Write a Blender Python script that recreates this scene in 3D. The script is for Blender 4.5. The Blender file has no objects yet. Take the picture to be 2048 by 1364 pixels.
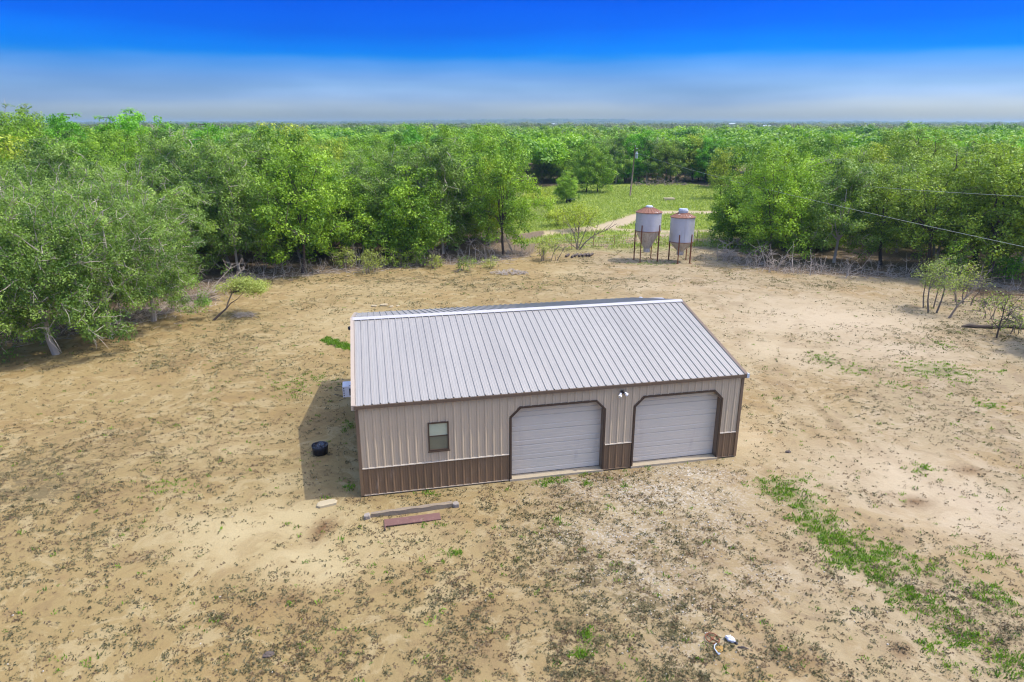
import bpy, math, random
import numpy as np
from mathutils import Vector, Matrix

# ------------------------------------------------------------------ camera, sky, sun, exposure
scene = bpy.context.scene
COL = scene.collection
PITCH, CAM_H, FOC = 0.3125, 13.75, 1340.0          # focal length in pixels of a 2048 px wide frame
cam_data = bpy.data.cameras.new("camera")
cam_data.sensor_width = 36.0
cam_data.lens = 36.0 * FOC / 2048.0
cam_data.clip_start, cam_data.clip_end = 0.5, 20000.0
cam = bpy.data.objects.new("camera", cam_data)
cam.location = (0, 0, CAM_H)
cam.rotation_euler = (math.pi / 2 - PITCH, 0, 0)
COL.objects.link(cam)
scene.camera = cam

YAW = 0.2112                                        # the shop is turned by this against the view
SUN_B = Vector((0.515, -0.092, 1.0)).normalized()   # towards the sun, in the shop's own axes
SUN = Matrix.Rotation(YAW, 3, 'Z') @ SUN_B
SUN_ELEV = math.asin(SUN.z)
SUN_ROT = math.atan2(SUN.x, SUN.y)

world = bpy.data.worlds.new("World")
scene.world = world
world.use_nodes = True
wn, wl = world.node_tree.nodes, world.node_tree.links
wn.clear()
w_out = wn.new("ShaderNodeOutputWorld")
w_bg = wn.new("ShaderNodeBackground")
w_bg.inputs["Strength"].default_value = 0.15
w_sky = wn.new("ShaderNodeTexSky")
w_sky.sky_type = 'NISHITA'
w_sky.sun_disc = False
w_sky.sun_elevation = SUN_ELEV
w_sky.sun_rotation = SUN_ROT
w_sky.altitude = 150
w_sky.air_density, w_sky.dust_density, w_sky.ozone_density = 2.0, 5.0, 2.0
# the photograph's deeply saturated blue: a tint of the sky that only depends on the height above the horizon
w_geo = wn.new("ShaderNodeTexCoord")
w_sep = wn.new("ShaderNodeSeparateXYZ")
wl.new(w_geo.outputs["Generated"], w_sep.inputs[0])
w_noise = wn.new("ShaderNodeTexNoise")
w_map = wn.new("ShaderNodeMapping")
w_map.inputs["Scale"].default_value = (1.6, 1.6, 9.0)
w_map.inputs["Location"].default_value = (0.35, 0.0, 0.0)
wl.new(w_geo.outputs["Generated"], w_map.inputs[0])
wl.new(w_map.outputs[0], w_noise.inputs["Vector"])
w_noise.inputs["Scale"].default_value = 1.6
w_noise.inputs["Detail"].default_value = 3.0
w_nm = wn.new("ShaderNodeMath"); w_nm.operation = 'MULTIPLY_ADD'
wl.new(w_noise.outputs["Fac"], w_nm.inputs[0])
w_nm.inputs[1].default_value = 0.036
w_nm.inputs[2].default_value = -0.018
w_add = wn.new("ShaderNodeMath"); w_add.operation = 'ADD'
wl.new(w_sep.outputs["Z"], w_add.inputs[0])
wl.new(w_nm.outputs[0], w_add.inputs[1])
w_ramp = wn.new("ShaderNodeValToRGB")
wl.new(w_add.outputs[0], w_ramp.inputs[0])
SKY_STOPS = [(0.0, (3.0, 3.9, 6.0)), (0.0195, (2.0, 2.95, 6.0)), (0.0328, (1.02, 1.86, 4.9)), (0.0459, (0.60, 1.26, 3.60)), (0.0589, (0.366, 0.886, 2.88)),
             (0.0686, (0.223, 0.709, 2.54)), (0.0782, (0.124, 0.562, 2.26)), (0.0852, (0.03, 0.451, 2.08)), (0.0908, (0.0, 0.36, 2.04)), (0.0971, (0.0, 0.325, 1.93)),
             (0.1218, (0.0, 0.190, 1.49)), (0.1576, (0.0, 0.125, 1.12)), (0.26, (0.25, 0.38, 0.95)), (0.42, (0.95, 0.98, 1.24)), (1.0, (0.95, 0.98, 1.24))]
SKY_STOPS = [(p, tuple(v / 6.0 for v in c)) for p, c in SKY_STOPS]
cr = w_ramp.color_ramp
cr.elements[0].position, cr.elements[0].color = SKY_STOPS[0][0], (*SKY_STOPS[0][1], 1)
cr.elements[1].position, cr.elements[1].color = SKY_STOPS[-1][0], (*SKY_STOPS[-1][1], 1)
for p, c in SKY_STOPS[1:-1]:
    e = cr.elements.new(p); e.color = (*c, 1)
w_mul = wn.new("ShaderNodeMix"); w_mul.data_type = 'RGBA'; w_mul.blend_type = 'MULTIPLY'
w_mul.inputs["Factor"].default_value = 1.0
wl.new(w_sky.outputs[0], w_mul.inputs[6])
w_sc = wn.new("ShaderNodeVectorMath"); w_sc.operation = 'SCALE'
w_sc.inputs["Scale"].default_value = 6.0
wl.new(w_ramp.outputs[0], w_sc.inputs[0])
wl.new(w_sc.outputs[0], w_mul.inputs[7])
wl.new(w_mul.outputs[2], w_bg.inputs["Color"])
wl.new(w_bg.outputs[0], w_out.inputs["Surface"])

sun_data = bpy.data.lights.new("sun", 'SUN')
sun_data.energy = 2.1
sun_data.angle = math.radians(0.5)
sun_data.color = (1.0, 0.95, 0.86)
sun = bpy.data.objects.new("sun", sun_data)
sun.rotation_euler = SUN.to_track_quat('Z', 'Y').to_euler()
sun.location = (40, 0, 60)
COL.objects.link(sun)

scene.view_settings.view_transform = 'Standard'
scene.view_settings.look = 'None'
scene.view_settings.gamma = 1.0
scene.view_settings.use_curve_mapping = False
scene.view_settings.exposure = 0.72
scene.cycles.max_bounces = 10
scene.cycles.diffuse_bounces = 6
scene.cycles.use_denoising = True
scene.cycles.denoising_prefilter = 'ACCURATE'
scene.cycles.denoising_input_passes = 'RGB_ALBEDO_NORMAL'
scene.cycles.filter_width = 1.15
scene.cycles.transparent_max_bounces = 8

# ------------------------------------------------------------------ helpers
CP, SP = math.cos(PITCH), math.sin(PITCH)

def at(px, py, z=0.0):
    """point of the level ground (height z) seen at this place of the 2048 x 1364 photograph"""
    a, b = (px - 1024) / FOC, (682 - py) / FOC
    dx, dy, dz = a, CP + b * SP, -SP + b * CP
    t = (z - CAM_H) / dz
    return np.array([t * dx, t * dy, z])

def smooth(e0, e1, x):
    t = np.clip((x - e0) / (e1 - e0), 0, 1)
    return t * t * (3 - 2 * t)

def _hash(ix, iy, seed):
    n = (ix.astype(np.int64) * 374761393 + iy.astype(np.int64) * 668265263 + seed * 1442695041) & 0xffffffff
    n = ((n ^ (n >> 13)) * 1274126177) & 0xffffffff
    return ((n ^ (n >> 16)) & 0xffff) / 65535.0

def vnoise(x, y, seed=0):
    ix, iy = np.floor(x), np.floor(y)
    fx, fy = x - ix, y - iy
    fx, fy = fx * fx * (3 - 2 * fx), fy * fy * (3 - 2 * fy)
    a, b = _hash(ix, iy, seed), _hash(ix + 1, iy, seed)
    c, d = _hash(ix, iy + 1, seed), _hash(ix + 1, iy + 1, seed)
    return (a * (1 - fx) + b * fx) * (1 - fy) + (c * (1 - fx) + d * fx) * fy

def fbm(x, y, seed=0, octaves=4):
    s, amp, tot = 0, 1.0, 0
    for k in range(octaves):
        s = s + amp * vnoise(x * 2 ** k + 17.3 * k, y * 2 ** k - 9.1 * k, seed + k)
        tot += amp
        amp *= 0.5
    return s / tot

def mesh_from(name, verts, faces, mats=(), smooth_shade=False):
    me = bpy.data.meshes.new(name)
    me.from_pydata([tuple(v) for v in verts], [], faces)
    for m in [m for m in mats if m]:
        me.materials.append(m)
    if smooth_shade:
        me.polygons.foreach_set("use_smooth", [True] * len(me.polygons))
    me.update()
    return me

def quads_mesh(name, verts, quads, mat, smooth_shade=False):
    """fast mesh of quads from numpy arrays"""
    me = bpy.data.meshes.new(name)
    verts = np.ascontiguousarray(verts, dtype=np.float32)
    quads = np.ascontiguousarray(quads, dtype=np.int32)
    me.vertices.add(len(verts)); me.vertices.foreach_set("co", verts.ravel())
    me.loops.add(quads.size); me.loops.foreach_set("vertex_index", quads.ravel())
    me.polygons.add(len(quads))
    me.polygons.foreach_set("loop_start", np.arange(0, quads.size, 4, dtype=np.int32))
    me.polygons.foreach_set("loop_total", np.full(len(quads), 4, dtype=np.int32))
    if smooth_shade:
        me.polygons.foreach_set("use_smooth", np.ones(len(quads), dtype=bool))
    if mat:
        me.materials.append(mat)
    me.update(calc_edges=True)
    me.validate()
    return me

def link(name, data, parent=None, loc=(0, 0, 0), rot=(0, 0, 0)):
    o = bpy.data.objects.new(name, data)
    COL.objects.link(o)
    o.location, o.rotation_euler = loc, rot
    if parent:
        o.parent = parent
    return o

def tag(o, label, cat, group=None):
    o["label"], o["category"] = label, cat
    if group:
        o["group"] = group
    return o

def thing(name, label, cat, loc=(0, 0, 0), rotz=0.0, group=None):
    o = link(name, None, None, loc, (0, 0, rotz))
    o.empty_display_size = 0.3
    return tag(o, label, cat, group)

class MB:
    """collects simple shapes into one mesh"""
    def __init__(self):
        self.v, self.f = [], []
    def add(self, verts, faces):
        n = len(self.v)
        self.v += [tuple(p) for p in verts]
        self.f += [tuple(i + n for i in f) for f in faces]
        return self
    def box(self, x0, x1, y0, y1, z0, z1):
        vs = [(x, y, z) for z in (z0, z1) for y in (y0, y1) for x in (x0, x1)]
        return self.add(vs, [(0, 2, 3, 1), (4, 5, 7, 6), (0, 1, 5, 4), (2, 6, 7, 3), (0, 4, 6, 2), (1, 3, 7, 5)])
    def prism(self, poly, axis, a0, a1):
        """poly: 2D points (counter-clockwise) swept along axis 'x', 'y' or 'z' from a0 to a1"""
        def p(u, w, a):
            return (a, u, w) if axis == 'x' else (u, a, w) if axis == 'y' else (u, w, a)
        n = len(poly)
        vs = [p(u, w, a0) for u, w in poly] + [p(u, w, a1) for u, w in poly]
        fs = [tuple(range(n))[::-1], tuple(range(n, 2 * n))]
        fs += [(i, (i + 1) % n, n + (i + 1) % n, n + i) for i in range(n)]
        return self.add(vs, fs)
    def tube(self, pts, rad, sides=6, caps=True):
        pts = [Vector(p) for p in pts]
        if not hasattr(rad, '__len__'):
            rad = [rad] * len(pts)
        vs, fs = [], []
        for i, p in enumerate(pts):
            t = (pts[min(i + 1, len(pts) - 1)] - pts[max(i - 1, 0)]).normalized()
            a = Vector((0, 0, 1)) if abs(t.z) < 0.9 else Vector((1, 0, 0))
            u = t.cross(a).normalized(); w = t.cross(u).normalized()
            for k in range(sides):
                an = 2 * math.pi * k / sides
                vs.append(p + (u * math.cos(an) + w * math.sin(an)) * rad[i])
        for i in range(len(pts) - 1):
            for k in range(sides):
                k2 = (k + 1) % sides
                fs.append((i * sides + k, i * sides + k2, (i + 1) * sides + k2, (i + 1) * sides + k))
        if caps:
            fs.append(tuple(range(sides))); fs.append(tuple(range((len(pts) - 1) * sides, len(pts) * sides))[::-1])
        return self.add(vs, fs)
    def lathe(self, prof, sides=24, centre=(0, 0, 0), close=False):
        vs, fs = [], []
        for r, z in prof:
            for k in range(sides):
                an = 2 * math.pi * k / sides
                vs.append((centre[0] + r * math.cos(an), centre[1] + r * math.sin(an), centre[2] + z))
        for i in range(len(prof) - 1):
            for k in range(sides):
                k2 = (k + 1) % sides
                fs.append((i * sides + k, i * sides + k2, (i + 1) * sides + k2, (i + 1) * sides + k))
        if close:
            fs.append(tuple(range(sides))[::-1]); fs.append(tuple(range((len(prof) - 1) * sides, len(prof) * sides)))
        return self.add(vs, fs)
    def build(self, name, mat, parent=None, smooth_shade=False, loc=(0, 0, 0), rot=(0, 0, 0)):
        return link(name, mesh_from(name, self.v, self.f, (mat,), smooth_shade), parent, loc, rot)

# ------------------------------------------------------------------ materials
class NT:
    def __init__(self, name):
        self.m = bpy.data.materials.new(name)
        self.m.use_nodes = True
        self.t = self.m.node_tree
        self.b = self.t.nodes["Principled BSDF"]
    def n(self, kind, **kw):
        nd = self.t.nodes.new("ShaderNode" + kind)
        for k, v in kw.items():
            setattr(nd, k, v)
        return nd
    def l(self, a, b):
        self.t.links.new(a, b)
    def val(self, sock, v):
        if hasattr(v, 'is_output'):
            self.l(v, sock)
        else:
            sock.default_value = v
    def math(self, op, a, b=0.0, clamp=False):
        nd = self.n("Math", operation=op, use_clamp=clamp)
        self.val(nd.inputs[0], a); self.val(nd.inputs[1], b)
        return nd.outputs[0]
    def mix(self, f, a, b, blend='MIX'):
        nd = self.n("Mix", data_type='RGBA', blend_type=blend)
        self.val(nd.inputs["Factor"], f)
        self.val(nd.inputs[6], (*a, 1) if isinstance(a, tuple) else a)
        self.val(nd.inputs[7], (*b, 1) if isinstance(b, tuple) else b)
        return nd.outputs[2]
    def noise(self, scale, detail=3.0, rough=0.55, vec=None, dist=0.0):
        nd = self.n("TexNoise")
        nd.inputs["Scale"].default_value = scale
        nd.inputs["Detail"].default_value = detail
        nd.inputs["Roughness"].default_value = rough
        nd.inputs["Distortion"].default_value = dist
        if vec is not None:
            self.l(vec, nd.inputs["Vector"])
        return nd.outputs["Fac"]
    def obco(self, scale=(1, 1, 1), loc=(0, 0, 0)):
        tc = self.n("TexCoord")
        mp = self.n("Mapping")
        mp.inputs["Scale"].default_value = scale
        mp.inputs["Location"].default_value = loc
        self.l(tc.outputs["Object"], mp.inputs[0])
        return mp.outputs[0]
    def step(self, x, e0, e1):
        nd = self.n("MapRange", interpolation_type='SMOOTHSTEP')
        self.val(nd.inputs[0], x)
        self.val(nd.inputs[1], e0); self.val(nd.inputs[2], e1)
        return nd.outputs[0]
    def bump(self, height, strength=0.4, dist=0.02):
        nd = self.n("Bump")
        nd.inputs["Strength"].default_value = strength
        nd.inputs["Distance"].default_value = dist
        self.l(height, nd.inputs["Height"])
        self.l(nd.outputs[0], self.b.inputs["Normal"])
    def done(self, color, rough=0.8, metal=0.0, spec=0.5):
        self.val(self.b.inputs["Base Color"], (*color, 1) if isinstance(color, tuple) else color)
        self.val(self.b.inputs["Roughness"], rough)
        self.val(self.b.inputs["Metallic"], metal)
        self.b.inputs["Specular IOR Level"].default_value = spec
        return self.m

def painted(name, col, rough=0.5, vary=0.10, scale=1.5, streak=(1, 1, 0.25), dirt=None, spec=0.4, per_object=0.0, metal=0.0):
    """painted or weathered surface: slow blotches, streaks and a little grain"""
    t = NT(name)
    v = t.obco(streak)
    a = t.noise(scale, 5, 0.6, v)
    b = t.noise(scale * 9, 3, 0.6, v)
    k = t.math('ADD', t.math('MULTIPLY', a, 0.7), t.math('MULTIPLY', b, 0.3))
    f = t.math('MULTIPLY_ADD', k, 2 * vary); 
    nd = f.node; nd.inputs[2].default_value = 1 - vary
    if per_object:
        oi = t.n("ObjectInfo")
        g = t.math('MULTIPLY_ADD', oi.outputs["Random"], 2 * per_object)
        g.node.inputs[2].default_value = 1 - per_object
        f = t.math('MULTIPLY', f, g)
    c = t.n("Mix", data_type='RGBA', blend_type='MULTIPLY')
    c.inputs["Factor"].default_value = 1
    c.inputs[6].default_value = (*col, 1)
    t.l(f, c.inputs[7])
    colr = c.outputs[2]
    if dirt:
        colr = t.mix(t.step(t.noise(scale * 2.3, 6, 0.65, v), 0.56, 0.80), colr, dirt)
    rg = t.math('ADD', rough - 0.06, t.math('MULTIPLY', b, 0.12))
    return t.done(colr, rg, metal, spec)

M = {}
M['tan'] = painted("tan painted steel", (0.50, 0.405, 0.275), 0.45, 0.07, 1.2, per_object=0.03)
M['tan_trim'] = painted("tan trim", (0.40, 0.33, 0.245), 0.45, 0.08)
M['bead'] = painted("pale bead trim", (0.46, 0.40, 0.30), 0.45, 0.06)
M['brown'] = painted("brown painted steel", (0.200, 0.128, 0.070), 0.45, 0.10, 1.2, dirt=(0.30, 0.22, 0.15), per_object=0.04)
M['brown_trim'] = painted("brown trim", (0.17, 0.118, 0.075), 0.45, 0.10)
M['dark_trim'] = painted("dark brown trim", (0.075, 0.048, 0.03), 0.45, 0.10)
M['door_white'] = painted("white door steel", (0.64, 0.575, 0.455), 0.42, 0.04, 0.8, dirt=(0.55, 0.49, 0.40))
M['concrete'] = painted("pale concrete", (0.40, 0.335, 0.225), 0.85, 0.14, 2.0, streak=(1, 1, 1), dirt=(0.30, 0.23, 0.14))
M['white_plastic'] = painted("white plastic", (0.72, 0.73, 0.76), 0.4, 0.03)
M['black_plastic'] = painted("black plastic", (0.02, 0.02, 0.024), 0.4, 0.15)
M['dark_metal'] = painted("dark grille", (0.05, 0.05, 0.055), 0.5, 0.15)
M['lens'] = painted("lamp lens", (0.80, 0.80, 0.78), 0.25, 0.02)
M['cap_white'] = painted('ridge cap steel', (0.43, 0.42, 0.41), 0.4, 0.03)
M['tank_white'] = painted("white tank paint", (0.46, 0.50, 0.56), 0.35, 0.03)
M['rust'] = painted("rusty steel", (0.20, 0.075, 0.035), 0.85, 0.30, 3.0, dirt=(0.10, 0.05, 0.03))
M['rust_red'] = painted("dull red steel sheet", (0.165, 0.088, 0.072), 0.7, 0.16, 2.0, streak=(1, 1, 1), dirt=(0.33, 0.22, 0.17))
M['wood_grey'] = painted("weathered wood", (0.25, 0.20, 0.135), 0.9, 0.35, 3.0, streak=(0.25, 3, 3), dirt=(0.085, 0.064, 0.042))
M['wood_dark'] = painted("dark wood", (0.10, 0.078, 0.062), 0.9, 0.3, 3.0, streak=(1, 1, 0.3), dirt=(0.20, 0.17, 0.14))
M['pole_wood'] = painted("pole wood", (0.22, 0.165, 0.115), 0.9, 0.2, 2.0, dirt=(0.09, 0.07, 0.05))
M['stone'] = painted("pale limestone", (0.43, 0.36, 0.22), 0.9, 0.15, 4.0, streak=(1, 1, 1), dirt=(0.50, 0.44, 0.31))
M['stone_dark'] = painted("grey stone", (0.30, 0.26, 0.21), 0.9, 0.22, 4.0, streak=(1, 1, 1))
M['bark'] = painted("grey bark", (0.19, 0.155, 0.125), 0.95, 0.3, 4.0, streak=(1, 1, 0.3))
M['bark_pale'] = painted("pale bark", (0.43, 0.37, 0.30), 0.95, 0.22, 4.0, streak=(1, 1, 0.3))
M['bark_dark'] = painted("dark bark", (0.085, 0.065, 0.05), 0.95, 0.3, 4.0, streak=(1, 1, 0.3))
M['wire'] = painted("pale wire", (0.42, 0.45, 0.36), 0.6, 0.05)
M['galv_grey'] = painted("grey transformer paint", (0.45, 0.50, 0.54), 0.5, 0.06)

def roof_material():
    t = NT("galvalume roof")
    v = t.obco((1.0, 0.35, 1.0))
    oi = t.n("ObjectInfo")
    a = t.noise(0.9, 4, 0.6, v); b = t.noise(7.0, 3, 0.6, v)
    f = t.math('ADD', t.math('MULTIPLY', a, 0.16), t.math('MULTIPLY', b, 0.09))
    f = t.math('ADD', f, t.math('MULTIPLY', oi.outputs["Random"], 0.07))
    f = t.math('ADD', f, 0.83)
    c = t.mix(1.0, (0.345, 0.328, 0.290), f, 'MULTIPLY')
    r = t.math('ADD', 0.46, t.math('MULTIPLY', a, 0.14))
    return t.done(c, r, 0.30, 0.5)
M['roof'] = roof_material()

def bin_material():
    t = NT("galvanised bin wall")
    v = t.obco((1, 1, 0.4))
    a = t.noise(1.6, 5, 0.65, v)
    rustf = t.step(t.noise(2.6, 6, 0.7, t.obco((1.5, 1.5, 0.5), (3, 1, 0))), 0.66, 0.86)
    c = t.mix(a, (0.40, 0.40, 0.42), (0.60, 0.60, 0.61))
    c = t.mix(rustf, c, (0.34, 0.22, 0.15))
    return t.done(c, 0.48, 0.35)
M['bin'] = bin_material()

def hopper_material():
    t = NT("stained hopper steel")
    v = t.obco((2, 2, 0.35))
    a = t.noise(2.2, 6, 0.7, v)
    c = t.mix(t.step(a, 0.30, 0.60), (0.34, 0.295, 0.26), (0.52, 0.49, 0.46))
    return t.done(c, 0.5, 0.3)
M['hopper'] = hopper_material()

def rust_roof_material():
    t = NT("rusting bin roof")
    v = t.obco((1, 1, 1))
    a = t.noise(1.6, 6, 0.7, v)
    c = t.mix(t.step(a, 0.56, 0.64), (0.215, 0.098, 0.058), (0.50, 0.48, 0.45))
    c = t.mix(t.step(t.noise(6, 4, 0.6, v), 0.5, 0.8), c, (0.22, 0.07, 0.03))
    return t.done(c, 0.75, 0.1)
M['rust_roof'] = rust_roof_material()

def glass_material(name, col, rough):
    t = NT(name)
    a = t.noise(1.6, 4, 0.6, t.obco((1, 1, 3)))
    c = t.mix(a, col, tuple(min(1, x * 1.35) for x in col))
    m = t.done(c, rough, 0.0, 0.6)
    return m
M['glass_up'] = glass_material("upper pane glass over a pale blind", (0.40, 0.43, 0.29), 0.12)
M['glass_low'] = glass_material("lower pane behind an insect screen", (0.135, 0.135, 0.085), 0.35)

def leaf_material(name, c_dark, c_light, trans=0.35, obj_var=0.18, far=False):
    """leaf colour varies by clump (attribute 'tone'), by leaf and by tree"""
    t = NT(name)
    at_ = t.n("Attribute", attribute_name="tone")
    oi = t.n("ObjectInfo")
    f = t.math('ADD', at_.outputs["Fac"], t.math('MULTIPLY', t.math('SUBTRACT', oi.outputs["Random"], 0.5), 2 * obj_var), clamp=True)
    c = t.mix(f, c_dark, c_light)
    if far:
        geo = t.n("ObjectInfo")
        nz = t.noise(0.006, 3, 0.6, geo.outputs["Location"])
        sx = t.n("SeparateXYZ"); t.l(geo.outputs["Location"], sx.inputs[0])
        far_f = t.step(t.math('ADD', sx.outputs[1], t.math('MULTIPLY', nz, 500.0)), 420.0, 900.0)      # crowns turn a duller grey-olive with distance
        c = t.mix(t.math('MULTIPLY', far_f, 0.80), c, t.mix(oi.outputs["Random"], (0.075, 0.088, 0.045), (0.150, 0.155, 0.088)))
        c = t.mix(t.math('MULTIPLY', t.step(nz, 0.52, 0.66), 0.5), c, (0.130, 0.120, 0.080))
    t.val(t.b.inputs["Base Color"], c)
    t.b.inputs["Roughness"].default_value = 0.55
    t.b.inputs["Specular IOR Level"].default_value = 0.3
    tr = t.n("BsdfTranslucent")
    tc = t.mix(1.0, c, (2.0 * trans, 2.0 * trans, 0.9 * trans), 'MULTIPLY')
    t.l(tc, tr.inputs["Color"])
    mx = t.n("AddShader")                          # a leaf sends light back and lets light through
    out = [n for n in t.t.nodes if n.type == 'OUTPUT_MATERIAL'][0]
    t.l(t.b.outputs[0], mx.inputs[0]); t.l(tr.outputs[0], mx.inputs[1])
    t.l(mx.outputs[0], out.inputs["Surface"])
    return t.m
M['leaf_grey'] = leaf_material("grey green oak leaves", (0.048, 0.104, 0.011), (0.215, 0.318, 0.054), 0.30)
M['leaf_mid'] = leaf_material("mid green oak leaves", (0.054, 0.128, 0.005), (0.250, 0.385, 0.026), 0.30)
M['leaf_bright'] = leaf_material("bright green leaves", (0.050, 0.185, 0.006), (0.185, 0.410, 0.016), 0.28)
M['leaf_yellow'] = leaf_material("yellow green leaves", (0.170, 0.225, 0.010), (0.350, 0.410, 0.038), 0.28)
M['leaf_olive'] = leaf_material("olive brown oak leaves", (0.064, 0.120, 0.007), (0.250, 0.345, 0.034), 0.30)
M['leaf_feather'] = leaf_material("feathery mesquite leaves", (0.150, 0.185, 0.034), (0.300, 0.340, 0.085), 0.4)
M['leaf_meadow'] = leaf_material("meadow grass", (0.150, 0.205, 0.034), (0.290, 0.345, 0.080), 0.35, 0.0)
M['leaf_young'] = leaf_material("young tree leaves", (0.095, 0.140, 0.026), (0.235, 0.290, 0.075), 0.4)
M['leaf_far'] = leaf_material("far woodland leaves", (0.055, 0.150, 0.007), (0.180, 0.310, 0.020), 0.36, 0.6, far=True)
M['leaf_weed'] = leaf_material("weed leaves", (0.040, 0.038, 0.013), (0.125, 0.112, 0.042), 0.2, 0.0)
M['leaf_backweed'] = leaf_material("dry olive weed", (0.062, 0.056, 0.020), (0.185, 0.165, 0.066), 0.2, 0.0)
M['leaf_dry'] = leaf_material("dry brown weed", (0.070, 0.045, 0.020), (0.165, 0.115, 0.055), 0.2, 0.0)
M['leaf_grass'] = leaf_material("green grass blades", (0.040, 0.100, 0.004), (0.135, 0.235, 0.013), 0.40, 0.0)
M['pebble'] = painted("pale gravel", (0.45, 0.42, 0.35), 0.9, 0.25, 6.0, streak=(1, 1, 1))

# ------------------------------------------------------------------ where things grow: masks over the ground, in metres
def poly_mask(poly, x, y):
    inside = np.zeros(x.shape, bool)
    n = len(poly)
    for i in range(n):
        x0, y0 = poly[i]; x1, y1 = poly[(i + 1) % n]
        c = ((y0 > y) != (y1 > y))
        with np.errstate(divide='ignore', invalid='ignore'):
            xi = (x1 - x0) * (y - y0) / (y1 - y0 + 1e-12) + x0
        inside ^= c & (x < xi)
    return inside

EDGE_PX = [(-700, 770), (0, 690), (150, 668), (290, 640), (345, 622), (385, 605), (440, 566), (520, 560), (640, 548), (760, 538), (860, 530), (960, 527),
           (1060, 512), (1088, 480), (1085, 440), (1060, 415), (1035, 395), (1060, 384), (1110, 374), (1150, 369), (1200, 368), (1260, 368), (1330, 366),
           (1395, 372), (1430, 390), (1446, 420), (1440, 455), (1436, 490), (1450, 522), (1560, 545), (1700, 552), (1840, 556),
           (1960, 570), (2060, 585), (2500, 660)]
CLEARING = [tuple(at(*p)[:2]) for p in EDGE_PX] + [(60, -10), (-60, -10)]
MEADOW = [tuple(at(*p)[:2]) for p in [(1030, 492), (1010, 440), (1000, 395), (1060, 380), (1150, 366), (1330, 360), (1440, 375), (1600, 395), (1620, 420),
                                      (1560, 445), (1440, 470), (1290, 462)]]
ROAD_PX = [(1040, 474), (1090, 466), (1150, 461), (1205, 455), (1240, 447), (1262, 438), (1285, 430), (1315, 425), (1360, 424), (1420, 425), (1500, 430), (1650, 440)]
ROAD2_PX = [(1215, 458), (1290, 463), (1370, 463), (1440, 461), (1560, 458), (1700, 456)]
def poly_dist(pts, x, y):
    d = np.full(x.shape, 1e9)
    for (x0, y0), (x1, y1) in zip(pts[:-1], pts[1:]):
        vx, vy = x1 - x0, y1 - y0
        t = np.clip(((x - x0) * vx + (y - y0) * vy) / (vx * vx + vy * vy), 0, 1)
        d = np.minimum(d, np.hypot(x - x0 - t * vx, y - y0 - t * vy))
    return d
ROAD = [tuple(at(*p)[:2]) for p in ROAD_PX]
ROAD2 = [tuple(at(*p)[:2]) for p in ROAD2_PX]

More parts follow.
